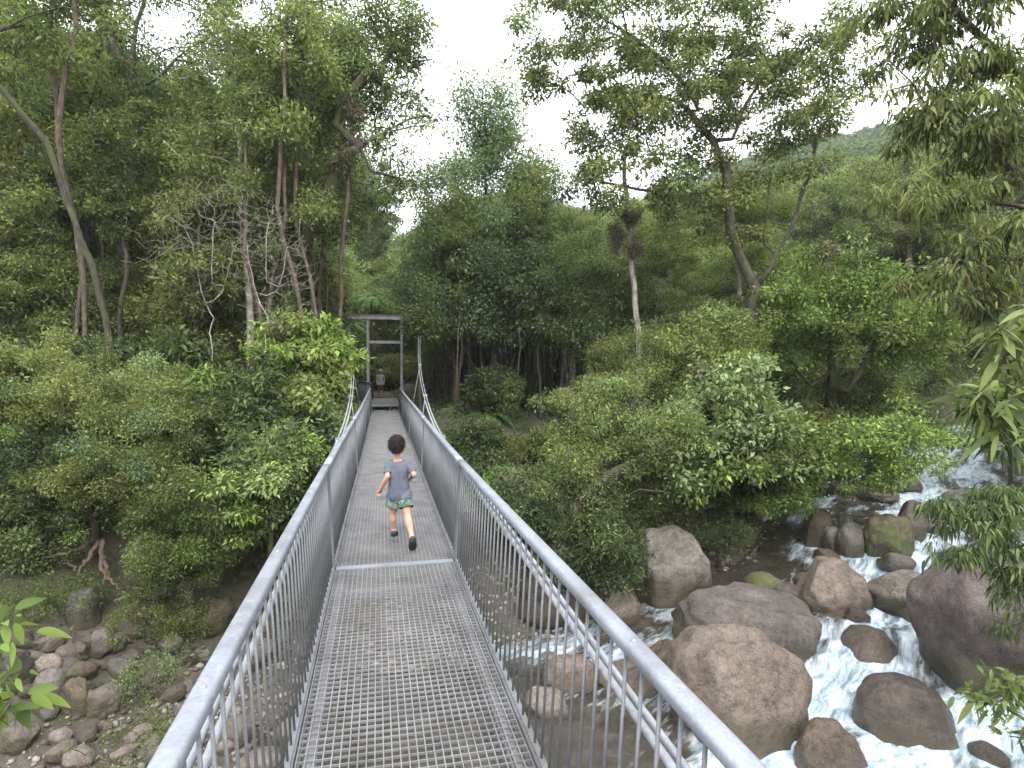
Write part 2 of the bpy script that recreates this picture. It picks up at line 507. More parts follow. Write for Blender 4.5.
for s in JT:
    d = bt(s); r = Vector((d.y, -d.x, 0))
    for sgn in (-1, 1):
        for e in (-.035, .035):
            pm = MB(); q0 = bp(s + e, sgn * (FL - .003), -.06); q1 = bp(s + e, sgn * RL, RH - .045)
            pm.box((q0 + q1) / 2, r * .02, d * .009, (q1 - q0) / 2)
            bbuild(pm, 'post', M['steel'])
    if s > 0:
        jm = MB()
        zz = .002 if s < 8 else -.05
        jm.sweep([(-HW + .01, -.004), (HW - .01, -.004), (HW - .01, .004), (-HW + .01, .004)], [bfr(s - .045, 0, zz), bfr(s + .045, 0, zz)])
        jm.sweep([(-HW - .1, -.26), (HW + .1, -.26), (HW + .1, -.225), (-HW - .1, -.225)], [bfr(s - .05, 0, 0), bfr(s + .05, 0, 0)])
        bbuild(jm, 'joint_plate', M['rail'] if s < 8 else M['grate'])
for sgn in (-1, 1):      # dome headed bolts along the handrails
    for s in (1.7, 2.9, 4.3, 6.6, 8.0, 9.4, 11.8, 13.6):
        bm_ = MB(); p_ = bp(s, sgn * RL, RH + .001); bm_.tube([p_, p_ + Vector((0, 0, .003)), p_ + Vector((0, 0, .006))], [.009, .008, .003], 8)
        bbuild(bm_, 'rail_bolt', M['darksteel'])
# wire ropes: a pair on each side
def rope_at(s):
    h = 1.12 - .04 * max(0, min(3.8, s - 1.2)) - .0064 * max(0, s - 5) ** 2
    lat = .63 + .9 * (max(0, s - 5) / 21.35) ** 2
    return h, lat
def rope(sgn, dl, dz):
    mb = MB(); prev = []
    ss = list(np.arange(-4.5, 12, .022)) + list(np.arange(12, 26.31, .15))
    fr = []; n = 14
    vs = []; 
    for i, s in enumerate(ss):
        h, lat = rope_at(s)
        p = bp(s, sgn * (lat + dl), 1.80 - h + dz)
        d = bt(s); r = Vector((d.y, -d.x, 0)); u = Vector((0, 0, 1))
        tw = s / .21 * 2 * PI
        for j in range(n):
            an = 2 * PI * j / n
            rr = .0125 * (1 + .17 * abs(math.cos(3.0 * (an - tw / 1.0 * .5))) ** 1.2)
            if s > 12: rr = .0085
            vs.append(p + r * (rr * math.cos(an)) + u * (rr * math.sin(an)))
    fs = []
    for i in range(len(ss) - 1):
        for j in range(n):
            k = (j + 1) % n
            fs.append((i * n + j, i * n + k, (i + 1) * n + k, (i + 1) * n + j))
    mb.add(vs, fs, True)
    return bbuild(mb, 'wire_rope', M['rope'])
for sgn in (-1, 1):
    rope(sgn, 0, .015); rope(sgn, .055, -.015)
    for s in (8.1, 13.1, 18.2):
        h, lat = rope_at(s)
        hm = MB()
        top = bp(s, sgn * (lat + .037), 1.80 - h); bot = bp(s, sgn * (HW + .07), -.24)
        hm.tube([bot, top], .006, 6)
        hr = bbuild(hm, 'hanger_rod', M['rope'])
        cm = MB(); d = bt(s); r = Vector((d.y, -d.x, 0))
        cm.box(top, r * .045, d * .016, Vector((0, 0, .026)))
        bbuild(cm, 'rope_clamp', M['rail'])
# landing at the far end: a raised chequer plate with flared side panels
lm = MB()
lm.sweep([(-.62, .135), (.62, .135), (.62, .15), (-.62, .15)], [bfr(25.82, 0, 0), bfr(27.6, 0, .02)])
lm.sweep([(-.62, .1505), (.62, .1505), (.62, .165), (-.62, .165)], [bfr(27.62, 0, .02), bfr(31.5, 0, .05)])
bbuild(lm, 'landing_plate', M['steel'])
for sgn in (-1, 1):
    sp = MB()
    a0 = bp(25.85, sgn * .64, .16); a1 = bp(29.5, sgn * (1.3 if sgn < 0 else .95), .2)
    nb = 30
    for k in range(nb + 1):
        p = a0.lerp(a1, k / nb); sp.tube([p, p + Vector((0, 0, 1.0))], .009, 5)
    sp.tube([a0 + Vector((0, 0, 1.0)), a1 + Vector((0, 0, 1.0))], .03, 8)
    sp.tube([a0, a1], .02, 6)
    bbuild(sp, 'landing_railing', M['steel'])

# portal frame that carries the ropes on the far bank
S0 = 26.35
portal = thing('portal_frame', bp(S0, 0, -.1), 'grey steel portal frame with two cross beams at the far end of the footbridge', 'bridge portal')
PO = Vector(portal.location)
def pbuild(mb, name, mat):
    mb.v = [(x - PO.x, y - PO.y, z - PO.z) for x, y, z in mb.v]
    return mb.build(name, mat, portal)
d = bt(S0); r = Vector((d.y, -d.x, 0)); U = Vector((0, 0, 1))
for sgn in (-1, 1):
    m_ = MB(); m_.box(bp(S0, sgn * .72, 1.7), r * .05, d * .014, U * 2.25)
    m_.box(bp(S0, sgn * .72 + .052, 1.7), r * .006, d * .06, U * 2.245); m_.box(bp(S0, sgn * .72 - .052, 1.7), r * .006, d * .06, U * 2.245)
    pbuild(m_, 'post', M['darksteel'])
m_ = MB(); m_.box(bp(S0, 0, 4.02), r * 1.58, d * .05, U * .085); m_.box(bp(S0, 0, 4.112), r * 1.63, d * .1, U * .006); m_.box(bp(S0, 0, 3.928), r * 1.63, d * .1, U * .006)
pbuild(m_, 'head_beam', M['darksteel'])
m_ = MB(); m_.box(bp(S0, 0, 2.93), r * .66, d * .04, U * .06); pbuild(m_, 'cross_beam', M['darksteel'])
for sgn in (-1, 1):
    m_ = MB(); m_.box(bp(S0, sgn * 1.52, 4.18), r * .1, d * .14, U * .045); m_.tube([bp(S0 - .02, sgn * 1.6, 4.18), bp(S0 - .02, sgn * 1.45, 4.18)], .07, 10)
    pbuild(m_, 'rope_saddle', M['steel'])
    for q in (0, .075):   # back stays down to the anchor
        m_ = MB(); m_.tube([bp(S0, sgn * (1.5 + q), 4.15), bp(34, sgn * (1.9 + q), -.3)], .014, 6)
        pbuild(m_, 'back_stay', M['rope'])
# ------------------------------------------------------------------ rocks
R = {}
R['brown'] = rock_mat('brown_boulder_stone', (.085, .071, .059), (.135, .112, .093), (.185, .158, .135), (.23, .207, .183))
R['pink'] = rock_mat('pinkish_boulder_stone', (.092, .083, .073), (.145, .131, .115), (.195, .178, .159), (.24, .225, .205))
R['grey'] = rock_mat('grey_boulder_stone', (.075, .068, .06), (.135, .12, .105), (.21, .19, .165), (.27, .25, .22))
R['red'] = rock_mat('reddish_boulder_stone', (.055, .043, .038), (.105, .08, .07), (.18, .14, .125), (.23, .19, .175))
R['dark'] = rock_mat('dark_wet_stone', (.02, .016, .014), (.045, .034, .028), (.085, .065, .055), (.12, .1, .085), rough=.45)
R['moss'] = rock_mat('mossy_boulder_stone', (.05, .042, .03), (.11, .09, .062), (.18, .15, .105), (.2, .19, .13), moss=.45)
R['wetb'] = rock_mat('wet_brown_stone', (.05, .038, .029), (.085, .066, .05), (.125, .1, .078), (.155, .13, .105), rough=.5, wet=.15)
R['pale'] = rock_mat('pale_cobble_stone', (.12, .105, .09), (.20, .175, .155), (.30, .27, .24), (.36, .34, .31))

def rock_mesh(name, sx, sy, sz, seed, p=2.6, cuts=5, rough=.05, sub=4, smooth=True):
    bm = bmesh.new(); bmesh.ops.create_icosphere(bm, subdivisions=sub, radius=1)
    rnd = random.Random(seed)
    pl = []
    for _ in range(cuts):
        n = Vector((rnd.uniform(-1, 1), rnd.uniform(-1, 1), rnd.uniform(-.5, 1))).normalized()
        pl.append((n, rnd.uniform(.72, .92)))
    off = Vector((rnd.uniform(0, 50), rnd.uniform(0, 50), rnd.uniform(0, 50)))
    for v in bm.verts:
        c = v.co.copy()
        k = (abs(c.x) ** p + abs(c.y) ** p + abs(c.z) ** p) ** (-1 / p)
        c = c * k
        for n, q in pl:
            e = c.dot(n) - q
            if e > 0: c = c - n * (e * .82)
        rg_ = mnoise.ridged_multi_fractal(c * 1.7 + off, 1.0, 2.1, 4, 1.0, 2.0)
        nn = mnoise.fractal(c * 1.1 + off, 1.0, 2.0, 3) * .13 + mnoise.fractal(c * 4 + off, .9, 2.1, 5) * rough * 1.15 - .006 * min(rg_, 2.5)
        c = c * (1 + nn)
        v.co = Vector((c.x * sx, c.y * sy, c.z * sz))
    me = bpy.data.meshes.new(name)
    bm.to_mesh(me); bm.free()
    me.polygons.foreach_set('use_smooth', [smooth] * len(me.polygons))
    return me

BOULD = []   # (x, y, radius) for the foam
def boulder(name, label, cx, top, base, w, mat, seed, depth=1.0, roll=0.0, yaw=0.0, p=2.6, cuts=5, rough=.05, sink=.35, cat='boulder', sub=5, group=None, water=True, zs=1.0):
    """cx, top, base, w in photo pixels; depth = how deep it is relative to its width"""
    pt, dd = (on_water if water else on_ground)(cx, base)
    W = w * dd / F / 2
    Dp = W * depth
    dc = dd + Dp * .55
    # visible height
    H = (base - top) * dc / F
    zt = at(cx, top, dc + Dp * .2).z
    zb = pt.z - sink * H
    zt = max(zt, pt.z + .05)
    hz = (zt - zb) / 2 * zs
    c = at(cx, base, dc); 
    me = rock_mesh(name, W * 1.02, Dp, hz * 1.04, seed, p, cuts, rough, sub)
    o = link(name, me, R[mat], None, Vector((c.x, c.y, (zt + zb) / 2)))
    o.rotation_euler = (0, roll, yaw)
    tag(o, label, cat, group)
    BOULD.append((c.x, c.y, W))
    return o

boulder('boulder', 'tall smooth pinkish grey boulder at the far bank under overhanging shrubs', 671, 527, 602, 76, 'pink', 3, 1.0, .12, .2, 2.9, 4, .02)
boulder('boulder', 'long sloping brown boulder lying behind the largest boulder in the creek', 744, 584, 655, 142, 'brown', 11, .75, .16, -.15, 2.6, 4, .03)
boulder('boulder', 'largest broad brown boulder in the creek, nearest to the handrail', 736, 625, 746, 124, 'brown', 5, .95, .05, .25, 3.0, 5, .03)
boulder('boulder', 'angular grey brown boulder standing midstream with a flat sloping top', 829, 561, 617, 70, 'brown', 21, .9, -.1, .4, 3.0, 6, .03)
boulder('boulder', 'small dark round stone leaning on the angular midstream boulder', 854, 606, 629, 28, 'dark', 31, 1.0, 0, .3, 2.3, 3, .03, sub=4)
boulder('boulder', 'low boulder covered in green moss midstream, beside a reddish stone', 765, 572, 601, 38, 'moss', 41, 1.0, 0, 0, 2.5, 3, .05, sub=4)
boulder('boulder', 'small reddish brown stone between the mossy stone and the angular boulder', 787, 583, 609, 26, 'red', 43, 1.1, 0, .3, 2.6, 4, .04, sub=4)
boulder('boulder', 'small rusty stone behind the angular midstream boulder', 803, 572, 588, 16, 'red', 44, 1.1, 0, .3, 2.6, 4, .04, sub=3)
boulder('boulder', 'half sunken wet brown boulder left of the largest boulder', 667, 640, 690, 42, 'wetb', 51, 1.0, .1, .1, 2.3, 3, .03)
boulder('boulder', 'dark mossy square boulder of the upstream pair', 884, 511, 557, 45, 'moss', 61, .9, 0, .2, 3.2, 4, .04)
boulder('boulder', 'upright smooth grey stone of the upstream pair', 911, 501, 542, 27, 'grey', 63, .8, .05, .1, 2.6, 3, .02)
boulder('boulder', 'rounded grey boulder left of the upstream pair', 851, 523, 556, 26, 'grey', 65, 1, 0, .4, 2.6, 4, .04, sub=4)
boulder('boulder', 'pale brown boulder wedged behind the mossy upstream boulder', 832, 526, 550, 20, 'pink', 66, 1, 0, .1, 2.6, 4, .04, sub=4)
boulder('boulder', 'green mossy boulder under the bright overhanging leaves', 818, 510, 546, 28, 'moss', 67, 1, 0, .1, 2.6, 4, .06, sub=4)
boulder('boulder', 'small flat reddish stone below the green mossy boulder', 826, 548, 560, 24, 'red', 68, 1, 0, .1, 2.6, 4, .04, sub=4)
boulder('boulder', 'flat grey stone in the rapids below the upstream pair', 897, 553, 570, 32, 'grey', 69, 1, .1, .1, 2.6, 4, .03, sub=4)
boulder('boulder', 'broad smooth tan boulder beside the cascade', 906, 570, 613, 72, 'pink', 71, .9, .1, .2, 2.5, 4, .03)
boulder('boulder', 'small tan stone against the foot of the broad tan boulder', 922, 593, 622, 40, 'brown', 73, .9, .1, .2, 2.5, 4, .03, sub=4)
boulder('boulder', 'huge dark reddish boulder on the near bank under drooping leaves', 992, 548, 700, 136, 'red', 81, .9, -.28, .3, 2.7, 5, .03, sink=.2)
boulder('boulder', 'broad wet brown boulder with water sheeting over it', 908, 679, 742, 100, 'wetb', 91, .9, .18, .2, 2.2, 3, .02, sink=.6)
boulder('boulder', 'low wet boulder almost drowned in the white water', 829, 722, 785, 66, 'wetb', 93, 1, .05, .2, 2.2, 3, .02, sink=.6)
boulder('boulder', 'small dark wet stone in the foam at the near bank', 990, 742, 768, 32, 'dark', 95, 1.2, .1, .2, 2.4, 3, .02, sub=4)
boulder('boulder', 'drowned brown stone just below the angular midstream boulder', 868, 628, 662, 64, 'wetb', 97, 1, .1, .2, 2.2, 3, .02, sink=1.6, sub=4)
boulder('boulder', 'wet brown stone at the foot of the sloping boulder', 686, 606, 636, 26, 'wetb', 98, 1, .1, .2, 2.4, 3, .02, sub=4)
boulder('boulder', 'tan stone in a shallow pool seen between balusters', 546, 690, 716, 44, 'pale', 101, 1, .1, .2, 2.5, 4, .03, sub=4)
boulder('boulder', 'mossy green stone seen through the right railing', 622, 658, 690, 50, 'moss', 103, 1, .1, .2, 2.5, 4, .05, sub=4)
boulder('boulder', 'long brown bank stone behind the right railing', 570, 655, 690, 60, 'brown', 105, .8, .1, .5, 2.6, 4, .05, sub=4)
boulder('boulder', 'dark bank boulder below the overhanging mossy tree', 560, 566, 622, 84, 'dark', 107, .8, .1, .5, 2.6, 5, .07, sub=4)
boulder('boulder', 'brown rock at the water edge left of the tall pinkish boulder', 618, 592, 626, 46, 'brown', 109, .8, .1, .5, 2.6, 5, .06, sub=4)
boulder('boulder', 'stone sunk in the dark pool beside the half sunken wet boulder', 640, 668, 700, 40, 'wetb', 111, .8, .1, .5, 2.6, 5, .06, sub=4, sink=.8)
# far bank stones upstream
for k, (cx, tp, bs, w, mt, lb) in enumerate([
    (690, 512, 530, 34, 'grey', 'grey bank stone just above the tall pinkish boulder'),
    (716, 508, 530, 26, 'pink', 'pinkish bank stone right above the tall pinkish boulder'),
    (738, 520, 545, 34, 'moss', 'mossy stone at the waterline below the hanging branches'),
    (700, 530, 548, 40, 'moss', 'mossy slab behind the tall pinkish boulder'),
    (748, 500, 520, 30, 'grey', 'grey stone on the far bank under the leaning shrub'),
    (944, 500, 520, 34, 'pink', 'pale smooth boulder right of the upright grey stone'),
    (930, 520, 534, 20, 'grey', 'small stone at the foot of the upright grey stone'),
    (965, 490, 506, 40, 'pink', 'pale upstream boulder beside the white rapid'),
    (880, 488, 500, 30, 'pink', 'pale stone in the far rapid above the mossy boulder'),
    (845, 478, 492, 28, 'grey', 'grey stone in the far rapid beneath the lime shrub'),
    (905, 478, 490, 30, 'brown', 'brown upstream stone behind the upright grey stone'),
    (1000, 500, 520, 30, 'pink', 'pale stone half hidden behind drooping dark leaves')]):
    boulder('boulder', lb, cx, tp, bs, w, mt, 201 + k, .9, .05, .3 * k, 2.5, 4, .04, sub=4)

# left bank: named stones
for k, (cx, tp, bs, w, mt, lb, p, cuts) in enumerate([
    (49, 668, 716, 26, 'pink', 'upright rounded pinkish cobble at the left, beside a mossy one', 2.6, 3),
    (76, 677, 718, 26, 'moss', 'upright mossy brown stone between the pinkish cobble and the wedge stone', 2.6, 3),
    (106, 682, 714, 40, 'brown', 'wedge shaped brown stone right of the upright mossy stone', 2.8, 6),
    (84, 588, 628, 32, 'grey', 'angular grey rock tilted on the bank below the tree roots', 3.6, 7),
    (212, 598, 634, 36, 'moss', 'mossy boulder on the bank beside the left handrail', 2.6, 4),
    (20, 652, 690, 34, 'dark', 'dark stone behind the large green leaves at left', 2.6, 4),
    (80, 642, 660, 26, 'pink', 'flat pinkish stone in the cobbles below the angular rock', 2.6, 5),
    (62, 662, 676, 30, 'brown', 'flat brown stone above the upright cobbles', 2.6, 5),
    (118, 634, 650, 20, 'pale', 'pale flat cobble beside the scrub bush', 2.6, 5),
    (20, 722, 752, 36, 'brown', 'brown stone at the lower left corner of the gravel bar', 2.6, 5),
    (236, 716, 748, 40, 'brown', 'brown stone seen between the left balusters', 2.6, 5),
    (290, 720, 742, 34, 'pale', 'pale rounded stone seen through the left balusters', 2.6, 4),
    (262, 750, 775, 44, 'pale', 'pale stone under the left wire ropes', 2.6, 4),
    (150, 590, 612, 30, 'moss', 'low mossy rock behind the grey scrub bush', 2.6, 5),
    (256, 640, 668, 40, 'grey', 'grey stone beside the bridge seen behind the left balusters', 2.6, 5)]):
    boulder('rock', lb, cx, tp, bs, w, mt, 301 + k, .85, .08 * (-1) ** k, .3 * k, p, cuts, .06, sink=.25, cat='rock', water=False, sub=4)

# cobbles of the gravel bar: one mesh per shape, copied
cob = []
for k in range(10):
    rk = random.Random(k)
    me_ = rock_mesh('cobble', 1, rk.uniform(.6, 1), rk.uniform(.45, .75), 400 + k, rk.uniform(2.3, 3), 5, .06, 3)
    me_.materials.append(R[['pink', 'brown', 'grey', 'pale', 'pink', 'moss', 'brown', 'grey', 'pale', 'red'][k]])
    cob.append(me_)
rnd = random.Random(77)
def cobbles(n, boxes, smin, smax, label, group, seed):
    rnd = random.Random(seed); k = 0
    for _ in range(n):
        bx0, by0, bx1, by1 = rnd.choice(boxes)
        pt, dd = on_ground(rnd.uniform(bx0, bx1), rnd.uniform(by0, by1))
        o = link('cobble', rnd.choice(cob))
        s = smin + (smax - smin) * rnd.random() ** 2.6
        o.scale = (s, s, s); o.rotation_euler = (rnd.uniform(-.4, .4), rnd.uniform(-.4, .4), rnd.uniform(0, 6.28))
        o.location = pt + Vector((0, 0, s * .22))
        tag(o, label, 'cobble', group)
cobbles(120, [(0, 640, 180, 768), (20, 632, 150, 700), (60, 640, 220, 768)], .08, .30, 'loose cobble lying on the gravel bar left of the left handrail', 'cobbles on the left gravel bar', 1)
cobbles(75, [(180, 600, 310, 768), (230, 560, 330, 700)], .07, .26, 'cobble in the dry creek bed behind the left balusters', 'cobbles behind the left balusters', 2)
cobbles(70, [(500, 640, 640, 768), (540, 690, 700, 768)], .08, .32, 'cobble in the shallow creek bed behind the right balusters', 'cobbles behind the right balusters', 3)
cobbles(40, [(640, 505, 780, 545), (600, 600, 660, 640)], .1, .3, 'small stone on the far bank beside the tall pinkish boulder', 'small stones on the far bank', 4)
# gravel that nobody could count
gv = []; gf = []
bm = bmesh.new(); bmesh.ops.create_icosphere(bm, subdivisions=1, radius=1)
sv = np.array([v.co[:] for v in bm.verts]); sf = np.array([[v.index for v in f.verts] for f in bm.faces]); bm.free()
rg = np.random.default_rng(5)
n = 26000
gx_ = rg.uniform(-13, 9, n); gy_ = rg.uniform(3.5, 19, n)
t_, u_, lv_, hl_, hr_ = river(gx_, gy_)
keep = (u_ > hl_ - 4.5) & (u_ < hl_ + 3.6) & (gx_ / np.maximum(gy_, .1) > -1.1)
gx_, gy_ = gx_[keep], gy_[keep]; gzz = ground(gx_, gy_); n = len(gx_)
sz = .018 + .075 * rg.random(n) ** 3
V = sv[None] * (1 + rg.uniform(-.35, .35, (n, len(sv), 1)))
V = V * (sz[:, None] * np.stack([np.ones(n), rg.uniform(.6, 1, n), rg.uniform(.45, .8, n)], 1))[:, None, :]
an = rg.uniform(0, 6.28, n); ca, sa = np.cos(an), np.sin(an)
V = np.stack([V[..., 0] * ca[:, None] - V[..., 1] * sa[:, None], V[..., 0] * sa[:, None] + V[..., 1] * ca[:, None], V[..., 2]], -1)
V = V + np.stack([gx_, gy_, gzz + sz * .25], 1)[:, None, :]
Fc = (sf[None] + (np.arange(n) * len(sv))[:, None, None]).reshape(-1, 3)
gmat, nt, b, out = new_mat('gravel_stone')
g = nt.nodes.new('ShaderNodeNewGeometry')
rr = ramp(nt, [(0, (.06, .05, .04)), (.4, (.13, .105, .085)), (.75, (.18, .155, .132)), (1, (.25, .23, .21))], g.outputs['Random Per Island'])
nt.links.new(rr.outputs['Color'], b.inputs['Base Color']); b.inputs['Roughness'].default_value = .8
go = link('gravel', fast_mesh('gravel', V.reshape(-1, 3), Fc), gmat); tag(go, 'loose grey and brown gravel of the dry creek bed', 'gravel', None, 'stuff')

# ------------------------------------------------------------------ creek water
arc = [0.0]
for i in range(len(RIV) - 1): arc.append(arc[-1] + math.hypot(*(RIV[i + 1][:2] - RIV[i][:2])))
ts = np.concatenate([np.arange(2, 16, .16), np.arange(16, 36, .075), np.arange(36, arc[-1], .2)]); us = np.arange(-6.5, 8.6, .075)
cxs = np.interp(ts, arc, RIV[:, 0]); cys = np.interp(ts, arc, RIV[:, 1])
k = 41
def sm(a):
    p = np.pad(a, k // 2, mode='edge'); return np.convolve(p, np.ones(k) / k, 'valid')
cxs, cys = sm(cxs), sm(cys)
tx = np.gradient(cxs); ty = np.gradient(cys); ln = np.hypot(tx, ty); tx, ty = tx / ln, ty / ln
WX = cxs[:, None] - ty[:, None] * us[None]; WY = cys[:, None] + tx[:, None] * us[None]
T = np.repeat(ts[:, None], len(us), 1); Uu = np.repeat(us[None], len(ts), 0)
_, _, lvw, _, _ = river(WX, WY)
lvw = np.interp(ts, arc, RIV[:, 2])[:, None] + 0 * Uu
wx = fbm(WX * .9, WY * .9, 61, 3) * 1.0
u0 = -.7 + .5 * np.sin(T * .23 + .8)
wd_ = np.where(Uu > u0, 1.75 + .35 * np.sin(T * .5), 2.6)
main = np.exp(-((Uu - u0) / wd_) ** 4)
streak = fbm(T * .55 + wx, Uu * 1.9 + wx, 31, 4) + .5
chop = fbm(T * 1.6, Uu * 2.4, 37, 4)
foam = np.clip(main * (.30 + 1.2 * streak) - .34, 0, 1.2) + np.clip(streak - .34, 0, 1) * 1.4 * sstep(24, 30, T)
amp = .05 + .30 * main
Z = lvw + chop * amp * .8 + fbm(T * 4, Uu * 6, 38, 2) * .03 * (.3 + main)
stepn = fbm(T * .35, Uu * .12, 90, 2)
Z = Z + stepn * .35
foam = foam + np.clip(np.abs(np.gradient(stepn, axis=0)) * 9 - .12, 0, .8) * (.3 + main) * streak
for (bxx, byy, bw) in BOULD:
    dx = WX - bxx; dy = WY - byy
    dd = np.hypot(dx, dy)
    along = dx * tx[:, None] + dy * ty[:, None]
    ringm = np.exp(-((dd - bw * 1.08) / (.22 + .12 * bw)) ** 2)
    wake = np.exp(-((dx * -ty[:, None] + dy * tx[:, None]) / (bw * 1.1)) ** 2) * sstep(-bw * 3.2, -bw * .9, along) * sstep(bw * .2, -bw * .6, along)
    foam = foam + (ringm * .55 + wake * .5) * np.clip(streak * 1.5 - .3, 0, 1) * (.15 + main)
    Z = Z + ringm * .10 * (along > 0) * (.2 + main)
# white side chute on the far bank side below the dark pool
sx_, sy_ = .5, 12.6
sd = np.hypot((WX - sx_) / 2.1, (WY - sy_) / .5)
foam = foam + np.exp(-sd ** 2) * (.1 + .8 * streak)
foam = np.clip(foam, 0, 1)
idx = np.arange(Z.size).reshape(Z.shape)
Fq = np.stack([idx[:-1, :-1], idx[:-1, 1:], idx[1:, 1:], idx[1:, :-1]], -1).reshape(-1, 4)
dry = (Uu > np.interp(ts, arc, RIV[:, 3])[:, None] + 1.6)
fm = ~(dry[:-1, :-1] & dry[1:, 1:]).reshape(-1)
wme = fast_mesh('creek_water', np.stack([WX, WY, Z], -1).reshape(-1, 3), Fq[fm][:, ::-1], True)
at_ = wme.attributes.new('foam', 'FLOAT', 'POINT'); at_.data.foreach_set('value', foam.astype(np.float32).ravel())
at2 = wme.attributes.new('flow', 'FLOAT_VECTOR', 'POINT'); at2.data.foreach_set('vector', np.stack([T, Uu, 0 * T], -1).astype(np.float32).ravel())
wm, nt, b, out = new_mat('creek_water')
fa = nt.nodes.new('ShaderNodeAttribute'); fa.attribute_name = 'foam'
fl = nt.nodes.new('ShaderNodeAttribute'); fl.attribute_name = 'flow'
mp = nt.nodes.new('ShaderNodeMapping'); mp.inputs['Scale'].default_value = (.62, 2.3, 1); nt.links.new(fl.outputs['Vector'], mp.inputs['Vector'])
n0 = noise_tex(nt, 1.2, 3, .6, vec=mp.outputs['Vector'])
va = nt.nodes.new('ShaderNodeVectorMath'); va.operation = 'ADD'; nt.links.new(mp.outputs['Vector'], va.inputs[0])
vs_ = nt.nodes.new('ShaderNodeVectorMath'); vs_.operation = 'SCALE'; vs_.inputs['Scale'].default_value = 1.1; nt.links.new(n0.outputs['Color'], vs_.inputs[0]); nt.links.new(vs_.outputs[0], va.inputs[1])
n1 = noise_tex(nt, 2.6, 6, .62, vec=va.outputs[0])
ff = math_n(nt, 'ADD', fa.outputs['Fac'], math_n(nt, 'MULTIPLY', math_n(nt, 'SUBTRACT', n1.outputs['Fac'], .5), 1.5))
ft = ramp(nt, [(.22, (0, 0, 0)), (.58, (.45,) * 3), (1.0, (.92,) * 3)], ff)
# clear shallow water over a brown bed
nb = noise_tex(nt, 2.0, 5, .7)
bed = ramp(nt, [(.3, (.03, .027, .022)), (.55, (.085, .073, .06)), (.75, (.17, .15, .125))], nb.outputs['Fac'])
nt.links.new(bed.outputs['Color'], b.inputs['Base Color'])
b.inputs['Roughness'].default_value = .06; b.inputs['IOR'].default_value = 1.33
b.inputs['Transmission Weight'].default_value = 0.0
rip = noise_tex(nt, 6, 5, .6, vec=va.outputs[0])
bump(nt, b, rip.outputs['Fac'], .5, .05)
tr = nt.nodes.new('ShaderNodeBsdfRefraction'); tr.inputs['Color'].default_value = (.62, .66, .6, 1); tr.inputs['IOR'].default_value = 1.33; tr.inputs['Roughness'].default_value = .03
gl = nt.nodes.new('ShaderNodeBsdfGlossy'); gl.inputs['Roughness'].default_value = .08; gl.inputs['Color'].default_value = (.9, .93, .95, 1)
fr_ = nt.nodes.new('ShaderNodeFresnel'); fr_.inputs['IOR'].default_value = 1.33
bmp = nt.nodes.new('ShaderNodeBump'); bmp.inputs['Strength'].default_value = .6; bmp.inputs['Distance'].default_value = .05
nt.links.new(rip.outputs['Fac'], bmp.inputs['Height'])
for s_ in (tr, gl, fr_): nt.links.new(bmp.outputs['Normal'], s_.inputs['Normal'])
mw = nt.nodes.new('ShaderNodeMixShader'); mw.inputs[0].default_value = .55; nt.links.new(tr.outputs[0], mw.inputs[1]); nt.links.new(b.outputs[0], mw.inputs[2])
m1 = nt.nodes.new('ShaderNodeMixShader'); nt.links.new(fr_.outputs[0], m1.inputs[0]); nt.links.new(mw.outputs[0], m1.inputs[1]); nt.links.new(gl.outputs[0], m1.inputs[2])
fb = nt.nodes.new('ShaderNodeBsdfPrincipled'); fb.inputs['Roughness'].default_value = .5
fcl = ramp(nt, [(.34, (.17, .25, .30)), (.5, (.38, .47, .53)), (.70, (.70, .75, .79))], n1.outputs['Fac']); nt.links.new(fcl.outputs['Color'], fb.inputs['Base Color'])
bump(nt, fb, n1.outputs['Fac'], .45, .06)
m2 = nt.nodes.new('ShaderNodeMixShader'); nt.links.new(ft.outputs['Color'], m2.inputs[0]); nt.links.new(m1.outputs[0], m2.inputs[1]); nt.links.new(fb.outputs[0], m2.inputs[2])
nt.links.new(m2.outputs[0], out.inputs['Surface'])
wo = link('creek_water', wme, wm); tag(wo, kind='structure')
# ------------------------------------------------------------------ people
def skin_mat():
    m, nt, b, out = new_mat('skin')
    n = noise_tex(nt, 20)
    r = ramp(nt, [(.3, (.40, .225, .155)), (.7, (.47, .275, .195))], n.outputs['Fac'])
    nt.links.new(r.outputs['Color'], b.inputs['Base Color']); b.inputs['Roughness'].default_value = .5
    b.inputs['Subsurface Weight'].default_value = .08; b.inputs['Subsurface Radius'].default_value = (.02, .008, .004)
    return m
SKIN = skin_mat()
def hair_mat(name, c):
    m, nt, b, out = new_mat(name)
    n = noise_tex(nt, 60, 4, .7)
    r = ramp(nt, [(.3, tuple(k * .6 for k in c)), (.7, tuple(k * 1.6 for k in c))], n.outputs['Fac'])
    nt.links.new(r.outputs['Color'], b.inputs['Base Color']); b.inputs['Roughness'].default_value = .7; b.inputs['Specular IOR Level'].default_value = .15
    bump(nt, b, n.outputs['Fac'], .8, .006)
    return m
def floral_mat():
    m, nt, b, out = new_mat('green_floral_cloth')
    v = nt.nodes.new('ShaderNodeTexVoronoi'); v.inputs['Scale'].default_value = 34
    tc = nt.nodes.new('ShaderNodeTexCoord'); nt.links.new(tc.outputs['Object'], v.inputs['Vector'])
    r = ramp(nt, [(.0, (.03, .07, .05)), (.35, (.05, .10, .072)), (.55, (.09, .165, .12)), (.75, (.19, .25, .205)), (.9, (.04, .06, .06))], v.outputs['Color'])
    nt.links.new(r.outputs['Color'], b.inputs['Base Color']); b.inputs['Roughness'].default_value = .85
    return m

